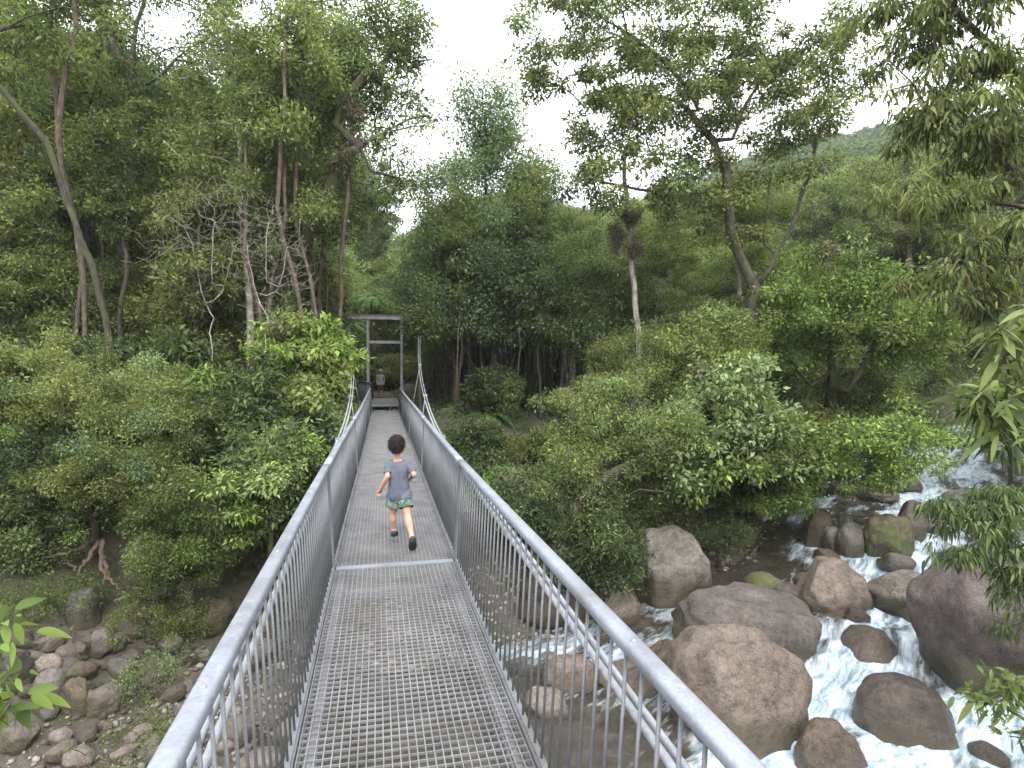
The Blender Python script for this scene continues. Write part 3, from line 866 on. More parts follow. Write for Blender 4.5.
def capsule_rings(mb, pts, sides=14):
    """pts: (centre, rx, ry, axisX) rings closed with rounded ends; returns a closed lofted surface"""
    fr = []
    cs = [Vector(p[0]) for p in pts]
    n = len(cs)
    def tangent(i):
        d = cs[min(i + 1, n - 1)] - cs[max(i - 1, 0)]
        return d.normalized()
    def ring(c, t, ax, rx, ry):
        A = (ax - t * ax.dot(t)); A = A.normalized() if A.length > 1e-5 else t.orthogonal().normalized()
        B = t.cross(A)
        return (c, A * rx, B * ry)
    t0, t1 = tangent(0), tangent(n - 1)
    for k in (3, 2, 1):
        a = k * PI / 2 / 3.25
        fr.append(ring(cs[0] - t0 * min(pts[0][1], pts[0][2]) * math.sin(a), t0, pts[0][3], pts[0][1] * math.cos(a), pts[0][2] * math.cos(a)))
    for i, p in enumerate(pts): fr.append(ring(cs[i], tangent(i), p[3], p[1], p[2]))
    for k in (1, 2, 3):
        a = k * PI / 2 / 3.25
        fr.append(ring(cs[-1] + t1 * min(pts[-1][1], pts[-1][2]) * math.sin(a), t1, pts[-1][3], pts[-1][1] * math.cos(a), pts[-1][2] * math.cos(a)))
    prof = [(math.cos(2 * PI * j / sides), math.sin(2 * PI * j / sides)) for j in range(sides)]
    mb.sweep(prof, fr, True, True)

def fused(name, mb, voxel, smooth_it=6):
    """one continuous surface out of overlapping closed shapes"""
    me = mb.mesh(name)
    o = bpy.data.objects.new(name, me); COL.objects.link(o)
    r = o.modifiers.new('r', 'REMESH'); r.mode = 'VOXEL'; r.voxel_size = voxel
    s = o.modifiers.new('s', 'SMOOTH'); s.iterations = smooth_it; s.factor = .5
    dg = bpy.context.evaluated_depsgraph_get(); dg.update()
    out = bpy.data.meshes.new_from_object(o.evaluated_get(dg))
    bpy.data.objects.remove(o)
    out.name = name
    out.polygons.foreach_set('use_smooth', [True] * len(out.polygons))
    return out

def cut_from(me, name, planes, keep, offset, seed=0, wob=.004, rounds=4):
    """cloth cut from a copy of the body surface: slice along the planes, keep the faces, push outwards"""
    bm = bmesh.new(); bm.from_mesh(me)
    for co, no in planes:
        bmesh.ops.bisect_plane(bm, geom=bm.verts[:] + bm.edges[:] + bm.faces[:], plane_co=co, plane_no=no, dist=1e-5)
    bmesh.ops.remove_doubles(bm, verts=bm.verts[:], dist=.0004)
    dead = [f for f in bm.faces if not keep(f.calc_center_median())]
    bmesh.ops.delete(bm, geom=dead, context='FACES')
    left = set(bm.faces); best = set()
    while left:
        st = [left.pop()]; comp = set(st)
        while st:
            for e in st.pop().edges:
                for g in e.link_faces:
                    if g in left: left.discard(g); comp.add(g); st.append(g)
        if len(comp) > len(best): best = comp
    bmesh.ops.delete(bm, geom=[f for f in bm.faces if f not in best], context='FACES')
    bm.normal_update()
    nv = {v: v.normal.copy() for v in bm.verts}
    for v in bm.verts:
        k = offset(v.co) if callable(offset) else offset
        q = v.co
        fold = math.sin(14 * (mnoise.noise(Vector((q.x * 9, q.y * 9, q.z * 3.5)) + Vector((seed, 2, 0)))))
        v.co += nv[v] * (k + wob * (.55 * mnoise.noise(v.co * 22 + Vector((seed, 0, 0))) + .6 * fold))
    for _ in range(rounds): bmesh.ops.smooth_vert(bm, verts=[v for v in bm.verts if not v.is_boundary], factor=.4, use_axis_x=True, use_axis_y=True, use_axis_z=True)
    out = bpy.data.meshes.new(name); bm.to_mesh(out); bm.free()
    out.polygons.foreach_set('use_smooth', [True] * len(out.polygons))
    return out

def person(label, J, Fw, base, sc, cols, voxel, hairlen, sleeve=.72, short_len=.62, cat='person', mats=None):
    """J: joints in world space; Fw the way the body faces; sc: body scale (1 = 1.1 m child)"""
    Fw = Fw.normalized(); Rt = Vector((Fw.y, -Fw.x, 0)).normalized(); Up = Vector((0, 0, 1))
    J = {k: Vector(v) - base for k, v in J.items()}
    root = thing('person', base, label, cat)
    mb = MB(); s = sc
    hip = (J['hipL'] + J['hipR']) / 2; ch = (J['shL'] + J['shR']) / 2
    spine = ch - hip
    lat = (J['shR'] - J['shL']).normalized()
    sw = (J['shR'] - J['shL']).length / 2
    # torso
    capsule_rings(mb, [(hip - Up * .03 * s, .088 * s, .066 * s, Rt), (hip + spine * .22, .088 * s, .07 * s, Rt), (hip + spine * .5, .086 * s, .066 * s, (Rt + lat)), (hip + spine * .78, .100 * s, .07 * s, lat), (hip + spine * .95, .092 * s, .056 * s, lat), (hip + spine * 1.03, .055 * s, .045 * s, lat)])
    capsule_rings(mb, [(J['shL'] + lat * .03 * s - spine.normalized() * .02 * s, .036 * s, .036 * s, Fw), (J['shR'] - lat * .03 * s - spine.normalized() * .02 * s, .036 * s, .036 * s, Fw)])
    # neck and head
    hd = J['head']
    capsule_rings(mb, [(ch - Up * .01 * s, .034 * s, .034 * s, Rt), (hd - Up * .05 * s, .031 * s, .031 * s, Rt)])
    hf = J.get('look', Fw).normalized() if 'look' in J else Fw
    hf = Fw; hr = Rt
    capsule_rings(mb, [(hd - Up * .045 * s + hf * .012 * s, .048 * s, .058 * s, hr), (hd - Up * .01 * s + hf * .006 * s, .066 * s, .078 * s, hr), (hd + Up * .03 * s, .072 * s, .086 * s, hr), (hd + Up * .06 * s - hf * .004 * s, .058 * s, .07 * s, hr)], 20)
    capsule_rings(mb, [(hd + hf * .082 * s + Up * .008 * s, .007 * s, .007 * s, hr), (hd + hf * .094 * s - Up * .018 * s, .011 * s, .01 * s, hr)], 8)   # nose
    capsule_rings(mb, [(hd + hf * .072 * s - Up * .044 * s - hr * .014 * s, .007 * s, .006 * s, Up), (hd + hf * .072 * s - Up * .044 * s + hr * .014 * s, .007 * s, .006 * s, Up)], 8)   # lips
    for sg in (-1, 1):
        e = hd + hr * sg * .076 * s - hf * .006 * s
        capsule_rings(mb, [(e - Up * .016 * s, .008 * s, .012 * s, hr), (e + Up * .014 * s + hr * sg * .005 * s, .009 * s, .016 * s, hr)], 8)
    for sd in 'LR':
        sh, el, wr = J['sh' + sd], J['el' + sd], J['wr' + sd]
        capsule_rings(mb, [(sh, .033 * s, .033 * s, Fw), (sh.lerp(el, .4), .032 * s, .032 * s, Fw), (el, .026 * s, .026 * s, Fw)])
        capsule_rings(mb, [(el, .026 * s, .026 * s, Fw), (el.lerp(wr, .3), .028 * s, .027 * s, Fw), (wr, .018 * s, .020 * s, Fw)])
        d = (wr - el).normalized(); side = d.cross(Up); side = side.normalized() if side.length > .1 else Rt
        nrm = side.cross(d).normalized()
        palm = wr + d * .035 * s
        capsule_rings(mb, [(wr, .018 * s, .014 * s, side), (palm, .027 * s, .014 * s, side)], 12)
        thumb_side = side * (1 if sd == 'L' else -1)
        for q, (o_, ln) in enumerate(((-.021, .036), (-.007, .042), (.007, .040), (.021, .031))):
            k0 = palm + side * o_ * s + d * .01 * s
            k1 = k0 + d * ln * .5 * s - nrm * .006 * s
            k2 = k1 + d * ln * .22 * s - nrm * ln * .5 * s
            k3 = k2 - d * ln * .18 * s - nrm * ln * .3 * s
            capsule_rings(mb, [(k0, .0066 * s, .0066 * s, side), (k1, .0062 * s, .0062 * s, side), (k2, .0056 * s, .0056 * s, side), (k3, .005 * s, .005 * s, side)], 8)
        t0 = wr + d * .018 * s + thumb_side * .016 * s; t1 = t0 + d * .018 * s + thumb_side * .02 * s - nrm * .006 * s; t2 = t1 + d * .02 * s + thumb_side * .004 * s - nrm * .008 * s
        capsule_rings(mb, [(t0, .008 * s, .008 * s, Fw), (t1, .0072 * s, .0072 * s, Fw), (t2, .006 * s, .006 * s, Fw)], 8)
        hp, kn, an = J['hip' + sd], J['kn' + sd], J['an' + sd]
        capsule_rings(mb, [(hp, .05 * s, .056 * s, Rt), (hp.lerp(kn, .4), .051 * s, .054 * s, Rt), (kn, .038 * s, .040 * s, Rt)])
        capsule_rings(mb, [(kn, .038 * s, .040 * s, Rt), (kn.lerp(an, .3) - Fw * .008 * s, .039 * s, .043 * s, Rt), (kn.lerp(an, .7), .027 * s, .029 * s, Rt), (an, .024 * s, .026 * s, Rt)])
        fd = J['toe' + sd] - an
        capsule_rings(mb, [(an - Up * .004 * s, .024 * s, .024 * s, Rt), (an + fd * .55, .026 * s, .02 * s, Rt), (an + fd * .85, .026 * s, .014 * s, Rt)])
    body = fused('body', mb, voxel * s)
    bo = link('body', body, SKIN, root)
    # which limb a point belongs to
    segs = [('torso', hip, ch)] + [('head', ch + Up * .035 * s, hd + Up * .08 * s)]
    for sd in 'LR':
        segs += [('ua' + sd, J['sh' + sd], J['el' + sd]), ('fa' + sd, J['el' + sd], J['wr' + sd] + (J['wr' + sd] - J['el' + sd]).normalized() * .09 * s),
                 ('th' + sd, J['hip' + sd], J['kn' + sd]), ('sk' + sd, J['kn' + sd], J['an' + sd]), ('ft' + sd, J['an' + sd], J['toe' + sd])]
    rad = {'torso': .085, 'head': .07, 'ua': .034, 'fa': .024, 'th': .055, 'sk': .034, 'ft': .024}
    def seg_of(p):
        best = None
        for nme, a, b_ in segs:
            ab = b_ - a; t = max(0, min(1, (p - a).dot(ab) / ab.length_squared))
            dd = (p - a - ab * t).length / (rad.get(nme, rad.get(nme[:2], .03)) * s)
            if best is None or dd < best[0]: best = (dd, nme, t)
        return best[1], best[2]
    neck = ch + Up * .022 * s
    hem = hip - spine.normalized() * .045 * s
    sp = [(neck, spine.normalized()), (hem, spine.normalized())]
    lim = {}
    for sd in 'LR':
        a = J['sh' + sd]; b_ = J['el' + sd]; sp.append((a.lerp(b_, sleeve), (b_ - a).normalized()))
    def keep_shirt(p):
        nme, t = seg_of(p)
        if nme[:2] == 'ua': return t < sleeve + .002
        if nme in ('torso',) or nme[:2] == 'th' or nme == 'head':
            return (p - hem).dot(spine) > 0 and (p - neck).dot(spine) < 0
        return False
    def off_shirt(p):
        k = max(0, min(1, (ch - p).dot(spine) / spine.length_squared))
        return ((.006 if seg_of(p)[0][:2] == 'ua' else .010) + .018 * k) * s
    shirt = cut_from(body, 'shirt', sp, keep_shirt, off_shirt, 3, .006 * s, 14)
    link('shirt', shirt, mats['shirt'], root)
    tp = [(hip + spine * .3, spine.normalized())]
    for sd in 'LR':
        a = J['hip' + sd]; b_ = J['kn' + sd]; tp.append((a.lerp(b_, short_len), (b_ - a).normalized()))
    def keep_shorts(p):
        nme, t = seg_of(p)
        if nme[:2] == 'th': return t < short_len + .002
        if nme == 'torso': return (p - hip - spine * .3).dot(spine) < 0
        return False
    shorts = cut_from(body, 'shorts', tp, keep_shorts, lambda p: .010 * s + .03 * s * max(0, min(1, (hip.z - p.z) / (.18 * s))), 5, .005 * s)
    link('shorts', shorts, mats['shorts'], root)
    # hair: a cap over the back and top of the skull
    bm = bmesh.new(); bmesh.ops.create_icosphere(bm, subdivisions=5, radius=1)
    for v in bm.verts:
        c = v.co.copy()
        k = 1 + .05 * mnoise.noise(c * 5 + Vector((3, 1, 7))) + .035 * mnoise.noise(c * 13)
        v.co = hd + (hr * (c.x * .082) + hf * (c.y * .097 - .006) + Up * (c.z * .096 + .030)) * (k * s)
    dead = []
    for f in bm.faces:
        q = f.calc_center_median() - hd; ff = q.dot(hf) / s; u = q.z / s; w_ = abs(q.dot(hr)) / s
        if u < -.055 * hairlen + .012 * mnoise.noise(q * 60 / s) or (ff > .0 and u < -.03 + ff * .9 + .01 * mnoise.noise(q * 80 / s)) : dead.append(f)
    bmesh.ops.delete(bm, geom=dead, context='FACES')
    tr_ = random.Random(5)
    roots = [f for f in bm.faces]
    for f in tr_.sample(roots, min(900, len(roots))):   # locks
        c0 = f.calc_center_median(); nn = (c0 - hd).normalized()
        dn_ = (Vector((tr_.gauss(0, .5), tr_.gauss(0, .5), -1.0)) - nn * nn.dot(Vector((0, 0, -1))) * .9).normalized()
        sd_ = nn.cross(dn_).normalized() * (.005 * s); ln_ = tr_.uniform(.018, .042) * s
        a0 = c0 - nn * .004 * s
        pv_ = [a0 - sd_, a0 + sd_, a0 + dn_ * ln_ * .5 + nn * .004 * s + sd_ * .7, a0 + dn_ * ln_ * .5 + nn * .004 * s - sd_ * .7, a0 + dn_ * ln_ + nn * .006 * s]
        vv_ = [bm.verts.new(q) for q in pv_]
        bm.faces.new((vv_[0], vv_[1], vv_[2], vv_[3])); bm.faces.new((vv_[3], vv_[2], vv_[4]))
    hm = bpy.data.meshes.new('hair'); bm.to_mesh(hm); bm.free(); hm.polygons.foreach_set('use_smooth', [True] * len(hm.polygons))
    link('hair', hm, mats['hair'], root)
    for sd in 'LR':
        an = J['an' + sd]; fd = J['toe' + sd] - an
        dn = (Up * -1 - fd.normalized() * (Up * -1).dot(fd.normalized()))
        if dn.length < .3: dn = Fw * -1 - fd.normalized() * (Fw * -1).dot(fd.normalized())
        dn.normalize()
        sm_ = MB()
        capsule_rings(sm_, [(an - fd * .28 + dn * .012 * s, .033 * s, .032 * s, Rt), (an + fd * .15 + dn * .01 * s, .036 * s, .034 * s, Rt), (an + fd * .65 + dn * .012 * s, .040 * s, .026 * s, Rt), (an + fd * 1.02 + dn * .014 * s, .034 * s, .019 * s, Rt)], 14)
        sh_ = link('shoe', sm_.mesh('shoe'), mats['shoe'], root)
        so_ = MB()
        capsule_rings(so_, [(an - fd * .3 + dn * .036 * s, .034 * s, .012 * s, Rt), (an + fd * .6 + dn * .036 * s, .042 * s, .012 * s, Rt), (an + fd * 1.05 + dn * .03 * s, .034 * s, .012 * s, Rt)], 14)
        link('sole', so_.mesh('sole'), mats['sole'], sh_)
        ck = MB(); kd = (J['kn' + sd] - an).normalized()
        capsule_rings(ck, [(an + kd * .005 * s, .029 * s, .030 * s, Rt), (an + kd * .03 * s, .029 * s, .031 * s, Rt)], 12)
        link('sock', ck.mesh('sock'), mats['sock'], root)
    for sg in (-1, 1):
        em = MB(); e = hd + hf * .078 * s + hr * sg * .028 * s + Up * .012 * s
        capsule_rings(em, [(e, .010 * s, .007 * s, hr), (e + hf * .003 * s, .008 * s, .006 * s, hr)], 8)
        link('eye', em.mesh('eye'), mats['sole'], root)
    return root

P_shirt = plain('heather_blue_grey_cloth', (.088, .100, .132), .9, 0, .14, 30, .2)
P_shoe = plain('black_shoe', (.015, .015, .017), .55)
P_sole = plain('dark_rubber', (.02, .02, .02), .8)
P_sock = plain('pale_sock', (.45, .30, .25), .9)
def A_(px, py, d): return at(px, py, d)
bd = bt(6.0); bR = Vector((bd.y, -bd.x, 0))
Jb = {'head': A_(396.6, 446.6, 6.16), 'shL': A_(388.0, 463.0, 6.17), 'shR': A_(407.8, 463.2, 6.20),
      'elL': A_(387.6, 476.5, 6.10), 'wrL': A_(380.6, 488.6, 6.16), 'elR': A_(414.0, 474.8, 6.16), 'wrR': A_(411.2, 477.5, 6.34),
      'hipL': A_(394.2, 493, 6.2), 'hipR': A_(404.5, 493.5, 6.2),
      'knL': A_(392.8, 513.5, 6.24), 'anL': A_(394.2, 532.0, 6.3), 'knR': A_(407.6, 516, 6.12), 'anR': A_(412.6, 540.0, 5.93)}
Jb['toeL'] = Jb['anL'] + bd * .095 + Vector((.012, 0, -.022))
Jb['toeR'] = Jb['anR'] + bd * .055 + Vector((0, 0, -.082))
base = bp(6.2, (A_(400, 530, 6.2) - bp(6.2)).dot(bR), 0)
# feet on the deck
lowL = Jb['anL'].z - .046
person('boy in blue grey t-shirt and green floral shorts running along the bridge deck', Jb, bd, base, 1.0, None, .0062, 1.0, .74, .60, 'boy',
       {'shirt': P_shirt, 'shorts': floral_mat(), 'hair': hair_mat('dark_brown_hair', (.015, .0095, .009)), 'shoe': P_shoe, 'sole': P_sole, 'sock': P_sock})
# far walker on the track
wb = at(380.5, 398, 35.5); wb.z = 4.235
fwd = Vector((.25, -1, 0)).normalized(); rgt = Vector((fwd.y, -fwd.x, 0))
def W_(r, f, u): return wb + rgt * r + fwd * f + Vector((0, 0, u))
Jw = {'head': W_(0, .02, 1.53), 'shL': W_(-.17, 0, 1.32), 'shR': W_(.17, 0, 1.32), 'elL': W_(-.23, -.02, 1.06), 'wrL': W_(-.2, .12, .86), 'elR': W_(.23, -.02, 1.06), 'wrR': W_(.2, .14, .9),
      'hipL': W_(-.085, 0, .84), 'hipR': W_(.085, 0, .84), 'knL': W_(-.09, .08, .46), 'anL': W_(-.09, .06, .075), 'knR': W_(.09, 0, .46), 'anR': W_(.09, -.16, .085)}
Jw['toeL'] = Jw['anL'] + fwd * .15 + Vector((0, 0, -.03)); Jw['toeR'] = Jw['anR'] + fwd * .15 + Vector((0, 0, -.035))
person('walker in pale grey shirt and dark red shorts standing beyond the steel portal', Jw, fwd, wb, 1.48, None, .009, .6, .74, .8, 'person',
       {'shirt': plain('pale_grey_cloth', (.30, .30, .36), .9), 'shorts': plain('maroon_cloth', (.06, .02, .028), .9), 'hair': hair_mat('fair_hair', (.35, .33, .32)), 'shoe': P_shoe, 'sole': P_sole, 'sock': P_sock})
DRY = leaf_mat('dry_leaf', (.022, .019, .013), (.058, .05, .034), (.11, .1, .07))
# ------------------------------------------------------------------ plants: skeletons, limbs and leaves
class Skel:
    """a branching skeleton grown from a trunk towards the points where foliage sits"""
    def __init__(self, trunk, seed=0, step=.55):
        self.rng = random.Random(seed)
        self.P = []; self.par = []; self.fix = []; self.tipw = []; self.step = step
        tr = [Vector(p) for p in trunk]
        prev = -1
        for i in range(len(tr)):
            if i == 0: prev = self.add(tr[0], -1); continue
            p0 = tr[max(i - 2, 0)]; p1 = tr[i - 1]; p2 = tr[i]; p3 = tr[min(i + 1, len(tr) - 1)]
            n = max(1, int((p2 - p1).length / step))
            for k in range(1, n + 1):
                t = k / n
                q = .5 * ((2 * p1) + (p2 - p0) * t + (2 * p0 - 5 * p1 + 4 * p2 - p3) * t * t + (3 * p1 - p0 - 3 * p2 + p3) * t ** 3)
                j = .05 * step
                q += Vector((self.rng.gauss(0, j), self.rng.gauss(0, j), 0))
                prev = self.add(q, prev)
        self.ntrunk = len(self.P)
    def add(self, p, par):
        self.P.append(Vector(p)); self.par.append(par); return len(self.P) - 1
    def path(self, pts, frm=None):
        """an explicit limb that leaves the nearest node and follows pts; returns the last node"""
        pts = [Vector(p) for p in pts]
        if frm is None: frm = min(range(len(self.P)), key=lambda i: (self.P[i] - pts[0]).length)
        prev = frm
        ctl = [self.P[frm]] + pts
        for i in range(1, len(ctl)):
            p0 = ctl[max(i - 2, 0)]; p1 = ctl[i - 1]; p2 = ctl[i]; p3 = ctl[min(i + 1, len(ctl) - 1)]
            n = max(1, int((p2 - p1).length / self.step))
            for k in range(1, n + 1):
                t = k / n
                q = .5 * ((2 * p1) + (p2 - p0) * t + (2 * p0 - 5 * p1 + 4 * p2 - p3) * t * t + (3 * p1 - p0 - 3 * p2 + p3) * t ** 3)
                j = .06 * self.step
                prev = self.add(q + Vector((self.rng.gauss(0, j), self.rng.gauss(0, j), self.rng.gauss(0, j))), prev)
        return prev
    def grow(self, pts, start=.25, arch=.18, wob=.16):
        """pts: foliage points; each joins the nearest sensible node"""
        pts = [Vector(p) for p in pts]
        A = np.array([p[:] for p in self.P])
        lo = int(self.ntrunk * start)
        elig = list(range(lo, len(self.P)))
        pos = np.array([self.P[i][:] for i in elig])
        plen = [0.0] * len(elig)
        order = sorted(pts, key=lambda p: float(np.min(np.linalg.norm(pos - np.array(p[:]), axis=1))))
        tips = []
        E = list(elig); PL = list(plen)
        for p in order:
            arr = np.array([self.P[i][:] for i in E]); d = np.linalg.norm(arr - np.array(p[:]), axis=1)
            dzv = arr[:, 2] - p.z
            cost = d + .22 * np.array(PL) + np.where(dzv > 0, dzv * .7, 0)
            j = int(np.argmin(cost)); a = E[j]; L = d[j]
            pa = self.P[a]
            n = max(1, int(L / self.step))
            prev = a; pv = pa
            side = Vector((self.rng.gauss(0, 1), self.rng.gauss(0, 1), self.rng.gauss(0, .5))) * (wob * L * .5)
            for k in range(1, n + 1):
                t = k / n
                q = pa.lerp(p, t) + Vector((0, 0, arch * L * math.sin(PI * t) * .6)) + side * math.sin(PI * t)
                if k < n:
                    jj = wob * self.step * .45
                    q += Vector((self.rng.gauss(0, jj), self.rng.gauss(0, jj), self.rng.gauss(0, jj)))
                prev = self.add(q, prev)
                E.append(prev); PL.append(PL[j] + L * t)
            tips.append(prev)
        return tips
    def mesh(self, name, mat, r_tip=.008, r_base=.2, power=2.2, sides=6, origin=None, min_r=.006, trunk_r=None, flare=1.5):
        n = len(self.P); ch = [[] for _ in range(n)]
        for i, p in enumerate(self.par):
            if p >= 0: ch[p].append(i)
        rp = [0.0] * n
        for i in range(n - 1, -1, -1):
            rp[i] = (r_tip ** power if not ch[i] else sum(rp[c] for c in ch[i]))
        R_ = [x ** (1 / power) for x in rp]
        k = r_base / max(R_[0], 1e-6)
        # keep the thin end thin, bring the base to r_base
        R_ = [max(min_r, r * (1 + (k - 1) * min(1, r / R_[0]) ** .5)) for r in R_]
        nt_ = self.ntrunk
        for i in range(nt_):
            t = i / max(1, nt_ - 1)
            if trunk_r is not None: R_[i] = max(R_[i] if trunk_r is True else 0, r_base * (1 - t) + (trunk_r if trunk_r is not True else 0) * t)
        for i in range(min(3, nt_)): R_[i] *= (flare, 1 + (flare - 1) * .4, 1 + (flare - 1) * .12)[i]
        mb = MB(); done = [False] * n
        stack = [(0, -1)]
        while stack:
            i, p = stack.pop()
            pts = []; rs = []
            if p >= 0: pts.append(self.P[p]); rs.append(min(R_[p], R_[i] * 1.25))
            j = i
            while True:
                pts.append(self.P[j]); rs.append(R_[j])
                if not ch[j]: break
                c = sorted(ch[j], key=lambda q: -R_[q])
                if j < nt_ - 1: c = sorted(ch[j], key=lambda q: (q != j + 1, -R_[q]))
                for o in c[1:]: stack.append((o, j))
                j = c[0]
            if len(pts) > 1:
                if origin is not None: pts = [q - origin for q in pts]
                mb.tube(pts, rs, sides if max(rs) > .05 else (5 if max(rs) > .02 else 4), True, True)
        me = mb.mesh(name)
        me.materials.append(mat)
        return me

def ell_points(rng, blobs, n, shell=.55):
    """foliage points inside ellipsoids (centre, rx, ry, rz), more of them towards the outside and the top"""
    out = []
    vol = [b[1] * b[2] * b[3] for b in blobs]; tot = sum(v ** .75 for v in vol)
    for (c, rx, ry, rz), v in zip(blobs, vol):
        m = max(1, round(n * v ** .75 / tot)); k = 0
        mind = 1.15 * (rx * ry * rz / m) ** (1 / 3)
        got = []
        tries = 0
        while len(got) < m and tries < m * 30:
            tries += 1
            d = Vector((rng.gauss(0, 1), rng.gauss(0, 1), rng.gauss(0, 1))).normalized()
            r = (rng.random() ** (1 / 3)) if rng.random() > shell else rng.uniform(.72, 1.0)
            if d.z < -.3 and rng.random() < .5: continue
            r *= 1 + .42 * mnoise.noise(d * 1.9 + Vector(c) * .7)
            if rng.random() < .10: r *= rng.uniform(1.12, 1.42)
            p = Vector((d.x * rx * r, d.y * ry * r, d.z * rz * r)) + Vector(c)
            if all((p - q).length > mind * .8 for q in got[-60:]): got.append(p)
        out += got
    return out

def leaves_mesh(name, tips, n_leaf, rc, ll, lw, mat, seed=0, flat=.6, up=.8, droop=.2, origin=None, shape='quad', jit=.35, alts=()):
    """leaves round the tips. ll, lw = leaf length and width; shape 'quad' = folded diamond, 'long' = bent blade of 8 points"""
    r = np.random.default_rng(seed)
    if shape == 'quad': ll, lw, n_leaf = ll * .8, lw * .8, n_leaf * 1.45
    T = np.array([p[:] for p in tips], float)
    per = np.maximum(2, (n_leaf / len(T) * r.uniform(.3, 1.75, len(T))).astype(int))
    C = np.repeat(T, per, 0); n = len(C)
    tipmat = np.zeros(len(T), int)
    for q, (_m, share) in enumerate(alts): tipmat[r.random(len(T)) < share] = q + 1
    lm = np.repeat(tipmat, per)
    rcl = np.repeat(rc * r.uniform(.65, 1.3, len(T)), per)
    g = r.normal(0, 1, (n, 3)); g /= np.linalg.norm(g, axis=1)[:, None]
    rad = rcl * r.random(n) ** .5
    off = g * rad[:, None]; off[:, 2] *= flat
    # little sprays: leaves gather along twigs
    ns = max(1, int(n / 5)); spray = r.integers(0, ns, n)
    base = C + off
    if jit > 0:
        cen = base[r.integers(0, n, ns)]
        m = np.linalg.norm(cen[spray] - base, axis=1)
        pull = np.where(m < rcl * .9, .45, 0)
        base = base + (cen[spray] - base) * pull[:, None]
    d = off / np.maximum(np.linalg.norm(off, axis=1), 1e-6)[:, None] * .8 + r.normal(0, .55, (n, 3))
    d[:, 2] -= droop
    d /= np.linalg.norm(d, axis=1)[:, None]
    nv = r.normal(0, 1 - up * .6, (n, 3)) + np.array([0, 0, 1.0]) * up + off / np.maximum(rcl, .01)[:, None] * .35
    nv = nv - d * (nv * d).sum(1)[:, None]; nv /= np.maximum(np.linalg.norm(nv, axis=1), 1e-6)[:, None]
    s = np.cross(d, nv)
    k = np.clip(np.exp(r.normal(-.08, .34, n)), .4, 1.7)[:, None]
    Ln = ll * k; Wd = lw * k * r.uniform(.8, 1.2, n)[:, None]
    if shape == 'quad':
        V = np.stack([base, base + d * Ln * .45 + s * Wd * .5 + nv * Wd * .12, base + d * Ln - nv * Ln * .12, base + d * Ln * .45 - s * Wd * .5 + nv * Wd * .12], 1)
        nvp = 4; F1 = np.array([[0, 1, 2, 3]])
    else:
        # a bent blade: midrib and two raised edges, pointed at both ends
        rows = (0, .28, .62, 1.0) if shape == 'long' else (0, .06, .16, .3, .46, .62, .78, .9, 1.0)
        cols = []
        for t in rows:
            p = base + d * Ln * t - np.array([0, 0, 1.0]) * Ln * droop * 1.2 * t * t
            w_ = .56 * math.sin(PI * t ** .8) ** .85 if 0 < t < 1 else 0.0
            if w_ == 0: cols.append([p])
            else: cols.append([p + s * Wd * w_ + nv * Wd * w_ * .22, p, p - s * Wd * w_ + nv * Wd * w_ * .22])
        V = np.stack([q for c_ in cols for q in c_], 1); nvp = V.shape[1]
        tri = []; o_ = 0
        for i in range(len(cols) - 1):
            a_, b_ = o_, o_ + len(cols[i])
            if len(cols[i]) == 1: tri += [(a_, b_, b_ + 1), (a_, b_ + 1, b_ + 2)]
            elif len(cols[i + 1]) == 1: tri += [(a_, b_, a_ + 1), (a_ + 1, b_, a_ + 2)]
            else: tri += [(a_, b_, b_ + 1), (a_, b_ + 1, a_ + 1), (a_ + 1, b_ + 1, b_ + 2), (a_ + 1, b_ + 2, a_ + 2)]
            o_ = b_
        tri = np.array(tri)
    if origin is not None: V = V - np.array(origin[:])
    if shape == 'quad':
        Fc = (F1[None] + (np.arange(n) * nvp)[:, None, None]).reshape(-1, 4)
        me = fast_mesh(name, V.reshape(-1, 3), Fc)
    else:
        Fc = (tri[None] + (np.arange(n) * nvp)[:, None, None]).reshape(-1, 3)
        me = fast_mesh(name, V.reshape(-1, 3), Fc, True)
    if mat is not None: me.materials.append(mat)
    for m_, _s in alts: me.materials.append(m_)
    if alts: me.polygons.foreach_set('material_index', np.repeat(lm, len(me.polygons) // n).astype(np.int32))
    return me

def wpts(lst): return [at(*p) for p in lst]
def blobs_px(lst):
    """(px, py, d, rx_px, ry_px, depth_m)"""
    return [(at(x, y, d), rx * d / F, dm, ry * d / F) for x, y, d, rx, ry, dm in lst]

